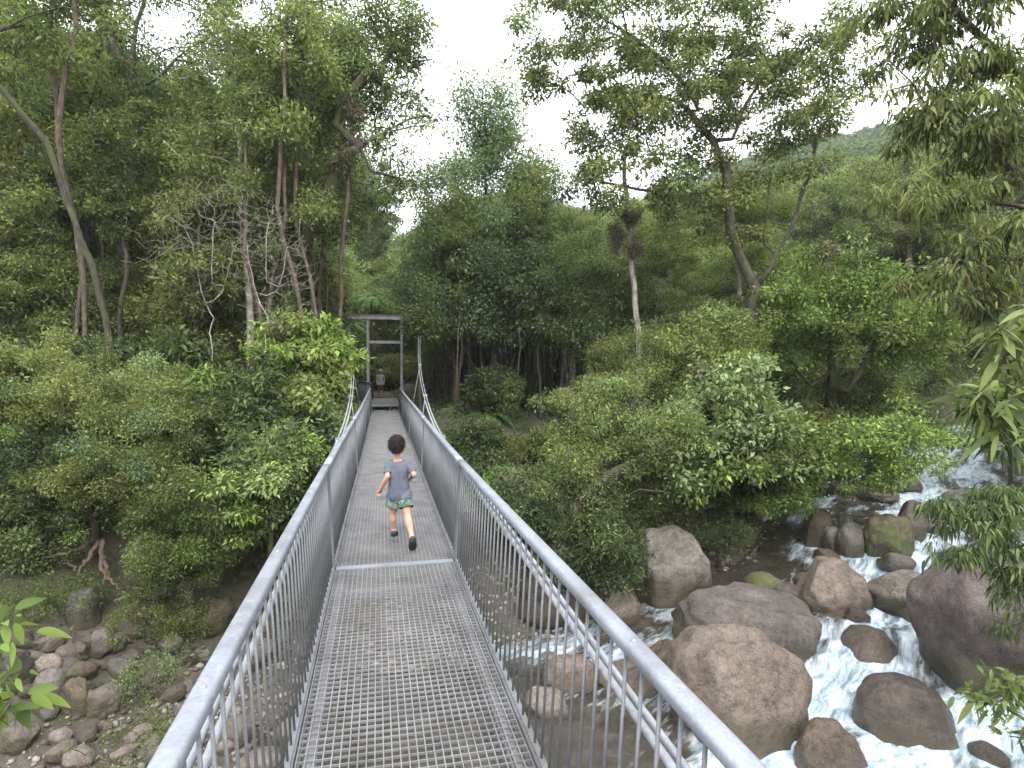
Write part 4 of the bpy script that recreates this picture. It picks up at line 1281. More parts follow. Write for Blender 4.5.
def tree(name, label, trunk, crown, nclump, nleaf, rc, leaf, mat, bark, r_base, limbs=(), cat='tree', group=None, seed=1, start=.25, shape='quad',
         to_ground=True, flat=.6, up=.8, droop=.2, r_tip=.008, arch=.18, wob=.16, step=.5, sides=7, flare=1.4, trunk_r=None, bare=False, shell=.55, gap=1.0, limb_tips=True, climb=0, min_r=.006):
    tp = wpts(trunk)
    if to_ground:
        b = tp[0].copy(); b.z = gz(b.x, b.y) - .15
        if (tp[0] - b).length > .15: tp = [b] + tp
        else: tp[0] = b
    sk = Skel(tp, seed, step)
    ends = [sk.path(wpts(l)) for l in limbs]
    rng = random.Random(seed)
    cp = ell_points(rng, blobs_px(crown), nclump, shell) if crown else []
    tips = sk.grow(cp, start, arch, wob) if cp else []
    o = Vector(tp[0])
    root = thing(name, o, label, cat, group)
    link('trunk', sk.mesh('trunk', bark, r_tip, r_base, sides=sides, origin=o, flare=flare, trunk_r=trunk_r, min_r=min_r), None, root)
    if not bare and tips:
        tps = [sk.P[i] for i in tips] + ([sk.P[i] for i in ends] if limb_tips else [])
        extra = [sk.P[sk.par[i]] for i in tips if rng.random() < .5 * gap]
        if climb:
            for i in range(1, sk.ntrunk):
                for _ in range(climb):
                    if rng.random() < .55: tps.append(sk.P[i] + Vector((rng.gauss(0, .18), rng.gauss(0, .18), rng.gauss(0, .2))))
        pool = [L[k] for k in ('mid', 'olive', 'deep', 'blue', 'lime', 'pale') if L[k] is not mat]
        if shape == 'quad': al = ((pool[seed % len(pool)], .11), (pool[(seed * 3 + 1) % len(pool)], .08), (DRY, .015))
        else: al = ((pool[seed % len(pool)], .12),)
        link('crown', leaves_mesh('crown', tps + extra, nleaf, rc, leaf[0], leaf[1], mat, seed, flat, up, droop, o, shape, alts=al), None, root)
    return root
# ------------------------------------------------------------------ individual trees and shrubs of the photograph
LB = 'left bank'
# --- left side
tree('tree', 'tall thin dark tree leaning out over the left edge of the mound', [(110, 352, 15.5), (104, 318, 15.4), (98, 290, 15.3), (82, 240, 15.1), (66, 198, 15), (58, 176, 14.9), (46, 142, 14.7), (22, 112, 14.5), (4, 90, 14.3), (-40, 40, 14)],
     [(-40, -20, 14, 120, 60, 3)], 22, 7000, .75, (.13, .05), L['mid'], M['bark_dark'], .10, seed=11, start=.7, trunk_r=.06, step=.45)
tree('tree', 'tall dark forked tree with mossy trunk on the left bank', [(128, 330, 20), (126, 250, 20), (130, 180, 20), (128, 100, 20), (134, 45, 20), (146, -10, 20)],
     [(150, 20, 21.6, 95, 60, 2.2), (80, 60, 21.8, 60, 45, 1.8), (190, 100, 21.5, 55, 40, 1.8), (100, 170, 21.8, 70, 45, 1.6), (150, -50, 21, 120, 50, 2.6), (40, 120, 21.6, 55, 50, 1.8)], 95, 24000, .75, (.15, .06), L['mid'], M['bark_dark'], .24,
     climb=2, limbs=[[(150, 85, 20), (175, 62, 19.8), (200, 40, 19.6)], [(118, 60, 20), (104, 15, 20.2), (90, -20, 20.3)], [(118, 135, 20), (96, 120, 20.3)]], seed=12, start=.4)
tree('tree', 'tall multi stemmed tree with spreading crown and many forks left of the bridge', [(266, 330, 21), (268, 250, 21), (282, 170, 21), (286, 100, 21), (300, 40, 21), (306, -20, 21)],
     [(270, 20, 22.8, 90, 60, 2.2), (330, 40, 22.8, 70, 60, 2.2), (230, 90, 22.6, 60, 50, 2), (340, 110, 22.8, 60, 50, 2), (200, 40, 22.6, 50, 50, 2), (310, -50, 22, 130, 50, 2.6), (270, 180, 22.8, 70, 50, 1.8)], 120, 27000, .78, (.15, .06), L['mid'], M['bark_dark'], .26,
     climb=1, limbs=[[(268, 150, 21), (246, 105, 21), (228, 50, 21), (222, 5, 21)], [(300, 95, 20.6), (318, 55, 20.4), (322, 10, 20.2)]], seed=13, start=.35)
tree('tree', 'tree leaning right with fern clumps on its limbs beside the portal', [(246, 345, 18.5), (262, 310, 18.4), (290, 262, 18.3), (318, 215, 18.2), (338, 165, 18)],
     [(345, 70, 19.6, 60, 50, 1.8), (385, 110, 19.3, 45, 40, 1.6), (400, 60, 19.4, 36, 50, 1.6), (340, 215, 19.5, 60, 40, 1.5), (370, 20, 19.5, 50, 40, 1.8), (395, 175, 19, 32, 34, 1.2)], 85, 20000, .68, (.15, .06), L['mid'], M['bark_dark'], .20,
     climb=1, limbs=[[(360, 145, 18), (392, 132, 18), (424, 126, 17.8)], [(336, 125, 18), (348, 95, 18), (370, 72, 18)], [(372, 170, 18), (400, 178, 18)]], seed=14, start=.45)
tree('tree', 'slender tree with patchy pale trunk behind the dead grey bush', [(250, 400, 17), (251, 345, 17), (249, 300, 17.1), (244, 240, 17.2), (240, 150, 17.4), (246, 80, 17.6)],
     [(240, 90, 17.6, 55, 55, 2), (215, 150, 17.4, 40, 30, 1.6), (262, 150, 17.4, 40, 34, 1.6)], 36, 11000, .6, (.13, .05), L['mid'], M['bark_pale'], .13, seed=15, start=.6, trunk_r=.06)
tree('tree', 'narrow tree with pale straight trunk left of the portal frame', [(312, 320, 23), (311, 270, 23), (309, 200, 23), (306, 120, 23)],
     [(306, 130, 23, 40, 60, 2)], 26, 9000, .7, (.15, .06), L['mid'], M['bark_pale'], .15, seed=16, start=.6, trunk_r=.08)
tree('tree', 'slim leaning pale tree at the left edge behind the tall leaning trunk', [(60, 340, 19), (44, 270, 19), (34, 230, 19), (18, 150, 19), (10, 80, 19)],
     [(20, 110, 19, 60, 60, 2.4), (40, 200, 19.4, 50, 40, 2), (-20, 180, 19, 60, 50, 2.4)], 50, 18000, .75, (.16, .065), L['olive'], M['bark_grey'], .12, seed=17, start=.45, trunk_r=.06)
# dead grey bushes: bare twigs only
for k, (x0, y0, d0, bl, lb) in enumerate([
    (266, 352, 15.5, [(270, 262, 15.3, 36, 66, 1.4), (292, 280, 15.3, 26, 50, 1.2), (255, 225, 15.3, 22, 40, 1.0)], 'bare dead bush with fine grey twigs in front of the pale slender tree'),
    (212, 352, 15.8, [(188, 250, 15.8, 36, 60, 1.4), (215, 235, 15.8, 34, 60, 1.2)], 'bare dead bush with fine grey twigs above the olive mound')]):
    tree('dead_bush', lb, [(x0, y0, d0), (x0 - 2, y0 - 18, d0), (x0 + 2, y0 - 34, d0)], bl, 460, 0, .4, (.1, .05), L['mid'], M['dead'], .017, seed=31 + k, bare=True, start=.0, r_tip=.0036, min_r=.0036, wob=.45, step=.2, arch=-.05, cat='dead bush', sides=5,
         limbs=[[(x0 - 10, y0 - 60, d0), (x0 - 20, y0 - 110, d0)], [(x0 + 10, y0 - 60, d0), (x0 + 22, y0 - 105, d0)], [(x0, y0 - 70, d0 - .2), (x0 + 2, y0 - 130, d0 - .2)]])
# olive mound: several overlapping small-leaved shrubs on the creek bank
for k, (tr, cr, nc, nl, lf, mt, lb) in enumerate([
    ([(95, 560, 12.8), (92, 500, 12.9), (85, 440, 13.1)], [(70, 390, 13.1, 85, 46, 1.5), (10, 385, 13.3, 60, 42, 1.4), (130, 400, 13.0, 60, 40, 1.3)], 95, 52000, (.075, .03), 'olive', 'large olive shrub with rounded top crowning the left creek bank'),
    ([(150, 565, 12.4), (152, 500, 12.5), (150, 450, 12.6)], [(160, 425, 12.7, 44, 34, 1.1), (120, 470, 12.4, 60, 44, 1.2), (172, 480, 12.4, 30, 34, 1.0)], 70, 34000, (.07, .028), 'olive', 'olive shrub at the right end of the bank mound'),
    ([(190, 585, 12.2), (186, 540, 12.2), (180, 510, 12.2)], [(185, 520, 12.1, 50, 44, 1.0), (165, 560, 12.0, 40, 30, .9), (215, 545, 12.2, 28, 30, .8)], 60, 30000, (.065, .026), 'mid', 'drooping olive shrub above the dark undercut bank'),
    ([(50, 575, 12.6), (48, 520, 12.6), (40, 470, 12.7)], [(50, 455, 12.6, 60, 46, 1.2), (10, 470, 12.8, 50, 46, 1.2), (70, 515, 12.4, 50, 30, .9)], 70, 34000, (.07, .028), 'deep', 'dull green shrub hanging over the twisted roots'),
    ([(10, 580, 12.3), (4, 540, 12.3), (-4, 500, 12.3)], [(0, 525, 12.3, 50, 40, 1.1), (40, 545, 12.2, 26, 20, .7)], 40, 15000, (.11, .045), 'deep', 'dark broad leaved shrub at the left edge of the bank')]):
    tree('shrub', lb, tr, cr, nc, nl, .34, lf, L[mt], M['bark_dark'], .09, seed=51 + k, start=.2, cat='shrub', flat=.8, up=.55, droop=.25, r_tip=.006, step=.3)
# twisted roots at the foot of the mound
rm = thing('tree_roots', at(95, 570, 12.3), 'twisted bare brown roots hanging under the olive mound', 'roots')
rb = MB(); ro = Vector(rm.location); rr_ = random.Random(4)
for pts in ([(100, 545, 12.4), (104, 565, 12.2), (110, 580, 12.0), (122, 590, 11.9)], [(92, 540, 12.4), (80, 548, 12.1), (70, 552, 12.0), (44, 558, 11.9)], [(98, 540, 12.4), (88, 560, 12.1), (80, 568, 12.0), (78, 580, 11.9)],
            [(102, 540, 12.4), (101, 560, 12.2), (104, 578, 12.0), (100, 592, 11.9)], [(60, 548, 12.4), (66, 560, 12.2), (78, 572, 12.0)], [(146, 540, 12.3), (147, 560, 12.1), (145, 580, 12.0)]):
    P_ = wpts(pts); n_ = 14; q_ = []
    for i in range(n_ + 1):
        t = i / n_ * (len(P_) - 1); j = min(int(t), len(P_) - 2)
        q_.append(P_[j].lerp(P_[j + 1], t - j) + Vector((rr_.gauss(0, .02), rr_.gauss(0, .02), rr_.gauss(0, .02))) - ro)
    rb.tube(q_, [.055 * (1 - .6 * i / n_) for i in range(n_ + 1)], 7)
link('root', rb.mesh('root'), M['bark_brown'], rm)
# broad-leaved bright shrubs left of the portal, and dark shrubs by the handrail
for k, (tr, cr, nc, nl, rc, lf, mt, shp, lb) in enumerate([
    ([(300, 420, 16.5), (302, 385, 16.5), (300, 360, 16.5)], [(300, 345, 16.4, 40, 26, 1.1), (330, 358, 16.2, 24, 18, .9), (275, 350, 16.6, 24, 22, .9)], 46, 6500, .42, (.2, .085), 'lime', 'quad', 'bright green broad leaved shrub left of the portal frame'),
    ([(290, 440, 15.5), (292, 415, 15.5), (290, 395, 15.5)], [(312, 395, 15.3, 34, 20, .9), (275, 405, 15.5, 34, 30, 1.0), (322, 420, 15.2, 22, 28, .8)], 50, 8000, .42, (.17, .07), 'mid', 'quad', 'leafy green shrub behind the left handrail below the bright one'),
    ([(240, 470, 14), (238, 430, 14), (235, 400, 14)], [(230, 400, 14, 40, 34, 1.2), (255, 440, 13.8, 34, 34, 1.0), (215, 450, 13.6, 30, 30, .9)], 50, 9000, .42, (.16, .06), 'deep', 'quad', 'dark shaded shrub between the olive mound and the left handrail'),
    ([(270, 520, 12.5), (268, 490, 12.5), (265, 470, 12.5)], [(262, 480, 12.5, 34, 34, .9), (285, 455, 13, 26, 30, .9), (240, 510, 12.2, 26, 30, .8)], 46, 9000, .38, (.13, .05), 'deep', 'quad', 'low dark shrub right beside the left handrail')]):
    tree('shrub', lb, tr, cr, nc, nl, rc, lf, L[mt], M['bark_dark'], .06, seed=71 + k, start=.2, cat='shrub', shape=shp, flat=.7, droop=.3, step=.3)
# --- scrub on the gravel bar
for k, (x, y, w_, h_, nl, lb) in enumerate([
    (155, 650, 36, 44, 6500, 'fine grey green scrub bush growing on the gravel bar'), (150, 700, 26, 26, 2200, 'small scrub bush in front of the larger one on the gravel'),
    (190, 640, 26, 26, 3500, 'sparse scrub sprig between the gravel bar and left handrail'), (130, 758, 50, 16, 2200, 'low weedy scrub at the bottom of the gravel bar'),
    (50, 612, 46, 20, 6500, 'low green scrub on the bank above the cobbles')]):
    pt, dd = on_ground(x, y)
    tree('scrub_bush', lb, [(x, y, dd), (x, y - h_ * .4, dd)], [(x, y - h_ * .8, dd, w_, h_, w_ * dd / F)], 60, nl, .16, (.05, .014), (L['olive'], L['pale'], L['olive'], L['mid'], L['mid'])[k], M['bark_brown'], .018, seed=91 + k, start=.1, cat='scrub', flat=1.0, up=.4, droop=0, r_tip=.003, step=.12)

# --- centre
tree('tree', 'tall bluish green tree with tapering crown standing right of the portal', [(492, 432, 28), (493, 390, 28), (494, 340, 28), (490, 270, 28), (487, 200, 28), (484, 120, 28)],
     [(485, 255, 28, 70, 44, 3.2), (478, 190, 28, 62, 44, 2.8), (495, 150, 28, 48, 32, 2.0), (488, 105, 28, 34, 26, 1.3), (440, 220, 28, 30, 30, 1.6), (535, 185, 28, 28, 30, 1.6), (450, 290, 28, 50, 36, 2.6), (525, 290, 28, 40, 40, 2.6), (470, 315, 27.5, 66, 24, 2.8), (425, 270, 28.5, 26, 30, 1.6), (530, 220, 28, 30, 34, 1.8)], 240, 90000, .95, (.17, .075), L['blue'], M['bark_dark'], .2,
     limbs=[[(478, 370, 28), (462, 340, 28), (446, 310, 28)], [(508, 370, 28), (522, 330, 28), (532, 290, 28)], [(497, 350, 27.5), (505, 310, 27.4)], [(500, 260, 28), (515, 220, 28), (520, 175, 28)], [(480, 240, 28), (462, 200, 28), (455, 165, 28)]], seed=105, start=.35, flat=.9, arch=.4)
tree('tree', 'feathery light green tree beyond the tall bluish one', [(572, 400, 26), (574, 350, 26), (578, 290, 26)],
     [(582, 268, 26, 48, 34, 2.2), (552, 300, 26, 36, 32, 2), (612, 296, 26, 36, 38, 2), (575, 325, 25.7, 54, 26, 2), (605, 340, 25.4, 36, 22, 1.6)], 130, 34000, .8, (.17, .06), L['pale'], M['bark_brown'], .2, seed=102, start=.3, up=.9)
tree('dead_tree', 'pale dead trunk wrapped in brown epiphyte clumps', [(640, 400, 21.2), (638, 330, 21.2), (633, 270, 21.2), (627, 215, 21.2), (624, 150, 21.2)], [], 0, 0, .4, (.1, .05), L['mid'], M['bark_pale'], .15, seed=103, bare=True, start=.5, cat='dead tree', trunk_r=.07)
for k, (x, y, d, rx, ry, lb) in enumerate([(630, 215, 21.0, 8, 10, 'brown hanging epiphyte clump high on the pale dead trunk'), (635, 250, 21.0, 6, 6, 'brown epiphyte clump lower on the pale dead trunk'), (618, 232, 21.1, 6, 20, 'narrow hanging moss clump left of the pale dead trunk'),
                                         (343, 158, 17.9, 10, 10, 'round epiphyte fern clump on the right leaning tree'), (307, 62, 20.6, 11, 12, 'big brown bird nest fern high in the forked tree'), (352, 112, 17.9, 7, 10, 'shaggy moss clump on the upper right leaning limb')]):
    rg_ = random.Random(k)
    c_ = at(x, y, d)
    tps = [c_ + Vector((rg_.gauss(0, rx * d / F * .45), rg_.gauss(0, rx * d / F * .4), rg_.gauss(0, ry * d / F * .45))) for _ in range(26)]
    bm_mat = DRY
    e_ = link('epiphyte', leaves_mesh('epiphyte', [p - c_ for p in tps], 800, .14, .24, .028, bm_mat, 130 + k, .9, .3, .6), None, None, c_)
    tag(e_, lb, 'epiphyte')
# --- right of centre: the large forked tree over the creek
tree('tree', 'large forked tree with open crown and long horizontal limb over the creek', [(752, 300, 20), (756, 288, 20), (742, 262, 20), (730, 235, 20), (728, 195, 20), (727, 170, 20)],
     [(640, 30, 20, 70, 40, 3), (560, 20, 20, 45, 34, 2.2), (700, 50, 20, 60, 44, 2.8), (600, 90, 20, 60, 36, 2.6), (680, 110, 20, 70, 36, 2.6), (760, 70, 20.3, 60, 36, 2.6), (820, 80, 20.3, 44, 34, 2), (650, 160, 19.8, 60, 28, 2), (760, 120, 20, 60, 26, 2.2),
      (720, 15, 20, 60, 36, 2.6), (600, 180, 19.6, 40, 24, 1.6), (780, 170, 20, 40, 24, 1.8), (700, 225, 20, 50, 24, 1.8), (640, 200, 19.8, 40, 16, 1.4), (530, 50, 20, 26, 26, 1.6), (690, 180, 20.4, 60, 26, 2), (840, 40, 20.5, 30, 30, 1.8), (620, 130, 20, 60, 30, 2), (790, 120, 20.4, 50, 30, 2)], 280, 58000, .58, (.17, .07), L['olive'], M['bark_dark'], .18,
     limbs=[[(770, 268, 20), (792, 225, 20), (808, 180, 20), (816, 140, 20), (838, 110, 20), (858, 88, 20)], [(712, 140, 20), (690, 112, 20), (660, 96, 20), (610, 100, 19.8)], [(700, 192, 19.8), (660, 192, 19.6), (620, 186, 19.5), (590, 178, 19.4)],
            [(732, 140, 20), (748, 100, 20.2), (770, 70, 20.3)], [(700, 110, 20), (672, 70, 20), (640, 40, 20), (600, 20, 20)], [(765, 245, 20), (768, 215, 20.1), (770, 180, 20.1)]],
     seed=111, start=.3, up=.6, droop=.35, shell=.4, gap=.8)
# --- right edge: overhanging tree with long drooping leaves
tree('tree', 'overhanging tree with long drooping leaves reaching in from the right edge', [(1130, 470, 11.5), (1120, 350, 11.5), (1085, 220, 11.5), (1060, 120, 11.4), (1040, 20, 11.3), (1030, -60, 11.2)],
     [(960, 30, 11.4, 60, 36, 1.2), (1010, 70, 11.2, 40, 50, 1.2), (910, 90, 11.3, 50, 30, 1.0), (950, 120, 11, 60, 30, 1.2), (1010, 150, 11, 40, 40, 1.2), (900, 20, 11.5, 44, 34, 1.1), (930, 200, 10.8, 70, 18, 1.0), (990, 235, 10.8, 50, 24, 1.0), (960, 280, 10.9, 60, 24, 1.0), (1010, 310, 11, 40, 30, 1.0), (960, -30, 11.3, 100, 34, 1.2)], 150, 25000, .38, (.115, .032), L['olive'], M['bark_dark'], .17,
     limbs=[[(1040, 190, 11.3), (1000, 160, 11.2), (950, 132, 11.2), (912, 125, 11.2)], [(1045, 130, 11.3), (1018, 80, 11.2), (985, 40, 11.2), (948, 0, 11.2)], [(1070, 215, 11.2), (1000, 203, 11), (940, 205, 10.8), (880, 196, 10.7)], [(1060, 150, 11.3), (1010, 110, 11.2), (965, 85, 11.3), (930, 45, 11.4)], [(1080, 260, 11.2), (1010, 258, 11), (960, 262, 10.9)]],
     seed=121, start=.3, shape='long', up=.5, droop=.55, r_tip=.005, shell=.35, step=.35)
# bright tree over the far bend, its lower neighbour with larger leaves, low shrubs over the water
for k, (tr, cr, nc, nl, rc, lf, mt, rb_, lm_, lb, ct) in enumerate([
    ([(790, 462, 28), (818, 425, 23.5), (832, 385, 21.5), (828, 330, 21)], [(815, 285, 21, 60, 36, 2.4), (870, 300, 21, 50, 36, 2.4), (770, 320, 21, 44, 34, 2.2), (840, 330, 20.5, 70, 24, 2.4), (900, 340, 21, 40, 30, 2)], 130, 30000, .6, (.16, .075), 'lime', .17,
     [[(850, 390, 21), (866, 360, 21), (880, 330, 21)], [(812, 385, 20.8), (790, 360, 20.6)], [(805, 404, 20.8), (775, 412, 20.4), (752, 425, 20)]], 'bushy yellow green tree leaning over the far bend of the creek', 'tree'),
    ([(680, 520, 18), (690, 470, 17.6), (705, 440, 17.2)], [(715, 405, 16.8, 46, 34, 1.6), (690, 440, 16.8, 44, 34, 1.5), (745, 440, 16.5, 44, 34, 1.5), (730, 375, 17.2, 40, 26, 1.4), (770, 420, 16.5, 30, 34, 1.2), (715, 475, 16.5, 50, 18, 1.2)], 95, 11500, .45, (.17, .085), 'glossy', .1,
     [[(730, 455, 17), (760, 452, 16.6), (790, 470, 16.4)]], 'leaning shrub with large pale glossy leaves above the tall pinkish boulder', 'shrub'),
    ([(760, 485, 26), (795, 455, 22.5), (835, 448, 19.5)], [(850, 440, 18, 50, 24, 1.4), (900, 445, 18, 44, 26, 1.4), (820, 465, 17.8, 40, 20, 1.2), (880, 470, 17.6, 40, 16, 1.1), (925, 425, 18.2, 30, 24, 1.2)], 85, 11000, .42, (.16, .075), 'lime', .08,
     [], 'low spreading lime green shrub hanging over the rapids', 'shrub'),
    ([(716, 520, 20.4), (740, 490, 19.4), (775, 490, 18.2)], [(775, 505, 17.4, 26, 12, .8), (800, 498, 17.2, 24, 12, .7), (755, 500, 17.9, 24, 14, .8)], 30, 4500, .28, (.11, .045), 'lime', .05, [], 'small bright shrub trailing low over the water beside the mossy stones', 'shrub'),
    ([(722, 505, 21), (745, 470, 19.8), (775, 455, 18.6)], [(775, 460, 17.8, 40, 22, 1.3), (735, 470, 18.6, 34, 22, 1.2)], 60, 10000, .42, (.13, .055), 'mid', .07, [], 'leafy overhanging shrub between the glossy shrub and the rapids', 'shrub'),
    ([(752, 492, 24), (785, 470, 21.5), (815, 474, 19.5)], [(835, 482, 18.4, 40, 12, 1.0), (800, 486, 18.8, 30, 12, .8)], 34, 4800, .32, (.12, .05), 'lime', .06, [], 'thin overhanging sprays right above the green mossy boulder', 'shrub')]):
    tree('tree' if ct == 'tree' else 'shrub', lb, tr, cr, nc, nl, rc, lf, L[mt], M['bark_dark'], rb_, limbs=lm_, seed=141 + k, start=.25, cat=ct, droop=.3, shell=.45, flat=.65)
# dark mossy tree bending over the bank, with shaggy foliage above the tall boulder
tree('tree', 'dark mossy tree bending low over the bank beside the right handrail', [(560, 545, 15.5), (575, 510, 15.5), (600, 480, 15.5), (640, 462, 15.8), (660, 445, 16)],
     [(600, 455, 15.6, 50, 24, 1.4), (650, 440, 16, 46, 30, 1.4), (560, 470, 15.5, 40, 24, 1.2), (640, 400, 17, 60, 40, 1.8), (590, 410, 17.5, 60, 30, 1.8)], 90, 21000, .5, (.10, .038), L['mid'], M['bark_dark'], .2,
     limbs=[[(620, 500, 15.3), (640, 488, 15.2), (668, 492, 15)], [(590, 520, 15), (610, 500, 15)]], seed=161, start=.25, up=.6)
for k, (x, y, d, rx, ry, nl, lf, mt, lb) in enumerate([
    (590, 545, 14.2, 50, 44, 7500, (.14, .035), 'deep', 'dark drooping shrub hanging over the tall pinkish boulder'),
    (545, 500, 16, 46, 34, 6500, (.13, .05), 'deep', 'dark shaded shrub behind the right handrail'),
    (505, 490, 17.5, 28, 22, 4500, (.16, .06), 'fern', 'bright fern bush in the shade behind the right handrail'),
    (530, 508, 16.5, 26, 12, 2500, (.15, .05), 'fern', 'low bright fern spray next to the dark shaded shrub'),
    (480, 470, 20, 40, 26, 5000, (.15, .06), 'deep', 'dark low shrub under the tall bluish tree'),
    (650, 500, 17.5, 40, 20, 5000, (.1, .04), 'mid', 'dull green bank shrub above the tall pinkish boulder'),
    (720, 530, 17.2, 34, 14, 3500, (.08, .03), 'mid', 'low creeping bank shrub among the far bank stones'),
    (690, 360, 24, 50, 50, 9000, (.14, .055), 'olive', 'rounded olive shrub below the large forked tree'),
    (760, 300, 26, 50, 40, 8000, (.15, .06), 'mid', 'leafy shrub at the fork of the large open tree'),
    (650, 300, 30, 50, 50, 9000, (.16, .06), 'pale', 'pale green bush in the distance behind the dead trunk'),
    (800, 430, 22, 46, 34, 9000, (.14, .055), 'olive', 'dense olive shrub on the bank behind the lime shrub'),
    (880, 395, 33, 56, 40, 13000, (.18, .07), 'mid', 'dense green shrub on the far bend below the yellow green tree'),
    (950, 370, 40, 50, 50, 14000, (.2, .08), 'olive', 'tall olive bush behind the near glossy branch'),
    (740, 480, 19.5, 44, 26, 7000, (.12, .05), 'mid', 'green shrub between the glossy shrub and the lime shrub'),
    (850, 385, 23.5, 40, 30, 8000, (.15, .06), 'deep', 'dark bush in the shade of the yellow green tree'),
    (650, 430, 20, 44, 40, 9000, (.10, .04), 'deep', 'dark green fine leaved shrub behind the mossy bending tree'),
    (925, 320, 41, 50, 40, 12000, (.2, .08), 'mid', 'leafy bush on the slope at the far bend'),
    (1010, 400, 22, 40, 50, 9000, (.15, .06), 'mid', 'leafy bush on the near bank behind the glossy branch'),
    (720, 345, 19, 46, 36, 9000, (.14, .06), 'mid', 'leafy shrub in front of the forked tree trunk'),
    (660, 365, 19.5, 46, 36, 9000, (.11, .04), 'mid', 'fine leaved green shrub above the mossy bending tree'),
    (420, 322, 24.6, 16, 16, 3500, (.16, .06), 'mid', 'leafy shrub crown overlapping the right end of the portal head beam'),
    (700, 290, 32, 50, 40, 8000, (.16, .06), 'pale', 'hazy light green bush behind the large forked tree')]):
    p_ = at(x, y + ry, d); g_ = gz(p_.x, p_.y)
    tree('shrub', lb, [(x, y + ry, d), (x, y + ry * .3, d)], [(x, y, d, rx, ry, rx * d / F * .8), (x - rx * .5, y + ry * .4, d - .3, rx * .6, ry * .6, rx * d / F * .5), (x + rx * .5, y + ry * .35, d - .3, rx * .6, ry * .6, rx * d / F * .5)], 60, nl, .02 * d + .08, lf, L[mt], M['bark_dark'], .06, seed=181 + k, cat='shrub', droop=.45 if k == 0 else .25, flat=.75, up=.6, start=.1, step=.3)

# --- near leaves that reach into the frame
tree('tree', 'near branch of long glossy leaves at the right edge', [(1120, 560, 6.2), (1110, 470, 6.0), (1080, 420, 5.9), (1050, 395, 5.8)],
     [(1000, 345, 5.6, 24, 16, .35), (1005, 400, 5.5, 30, 26, .4), (1015, 440, 5.4, 26, 22, .35), (975, 400, 5.6, 14, 16, .25), (1030, 330, 5.7, 24, 20, .35)], 30, 560, .17, (.18, .040), L['mid'], M['bark_brown'], .035,
     seed=201, start=.3, shape='fine', up=.45, droop=.35, r_tip=.004, step=.15, cat='tree', flat=.8)
tree('shrub', 'dark drooping sprays of narrow leaves over the huge reddish boulder', [(1110, 600, 9.2), (1090, 540, 9.2), (1060, 505, 9.1), (1020, 500, 9)],
     [(985, 525, 8.9, 36, 18, .5), (945, 545, 8.9, 26, 16, .35), (1010, 555, 9, 26, 24, .5), (1000, 500, 9, 34, 16, .5), (1015, 600, 8.9, 16, 34, .4), (960, 510, 9, 30, 14, .4)], 50, 4200, .2, (.10, .025), L['deep'], M['bark_dark'], .04,
     seed=202, start=.3, shape='long', up=.4, droop=.7, r_tip=.004, step=.2, cat='shrub')
tree('shrub', 'small leafy branch with long leaves at the lower right corner', [(1080, 760, 7.2), (1060, 720, 7.1), (1040, 700, 7)],
     [(1000, 690, 7, 30, 20, .35), (970, 690, 7, 20, 10, .25), (1015, 730, 7, 20, 20, .3)], 18, 300, .14, (.15, .038), L['mid'], M['bark_brown'], .02,
     seed=203, start=.3, shape='fine', up=.5, droop=.3, r_tip=.003, step=.12, cat='shrub')
tree('shrub', 'near plant with large bright green leaves at the lower left edge', [(-70, 780, 4.6), (-50, 720, 4.5), (-30, 690, 4.4)],
     [(0, 640, 4.4, 20, 20, .2), (6, 690, 4.3, 18, 16, .2), (-12, 720, 4.3, 24, 20, .2), (8, 612, 4.4, 18, 8, .2)], 16, 130, .14, (.165, .06), L['lime'], M['bark_brown'], .02,
     seed=204, start=.2, shape='fine', up=.6, droop=.25, r_tip=.004, step=.12, cat='shrub')

# --- tree ferns and palms: rosettes of pinnate fronds
def fern_frond(mb_v, mb_f, base, az, length, lift, seed, width=.16, nleaf=26):
    r_ = random.Random(seed)
    d = Vector((math.cos(az), math.sin(az), 0))
    pts = []
    for i in range(nleaf + 1):
        t = i / nleaf
        pts.append(base + d * (length * t * (1 - .12 * t)) + Vector((0, 0, length * (lift * t - (lift + .55) * t * t * .8))))
    side = Vector((-d.y, d.x, 0))
    for i in range(1, nleaf):
        t = i / nleaf; w = width * length * (math.sin(PI * min(1, t * .92 + .08)) ** .7)
        tan = (pts[i + 1] - pts[i]).normalized()
        for s in (-1, 1):
            k = len(mb_v)
            tip = pts[i] + side * s * w + tan * w * .5 - Vector((0, 0, w * .35))
            hw = length / nleaf * .42
            mb_v += [pts[i] - tan * hw, pts[i] + tan * hw, tip]
            mb_f.append((k, k + 1, k + 2))
        k = len(mb_v); mb_v += [pts[i - 1] + side * .006, pts[i - 1] - side * .006, pts[i] - side * .006, pts[i] + side * .006]; mb_f.append((k, k + 1, k + 2)); mb_f.append((k, k + 2, k + 3))
def tree_fern(px, py, d, height, flen, nf, label, seed, mat='fern'):
    g_ = at(px, py, d); zb = gz(g_.x, g_.y)
    base = Vector((g_.x, g_.y, zb)); topz = max(.15, g_.z - zb)
    root = thing('tree_fern', base, label, 'tree fern')
    sk = MB(); sk.tube([Vector((0, 0, -.1)), Vector((.03, 0, topz * .5)), Vector((0, .02, topz))], [.11, .085, .07], 8)
    link('trunk', sk.mesh('trunk'), M['bark_dark'], root)
    r_ = random.Random(seed); V = []; Fa = []
    for k in range(nf):
        fern_frond(V, Fa, Vector((0, 0, topz)), k * 2.4 + r_.uniform(-.2, .2), flen * r_.uniform(.8, 1.15), r_.uniform(.15, .75), seed * 50 + k)
    link('frond', fast_mesh('frond', np.array([v[:] for v in V]), np.array(Fa)), L[mat], root)
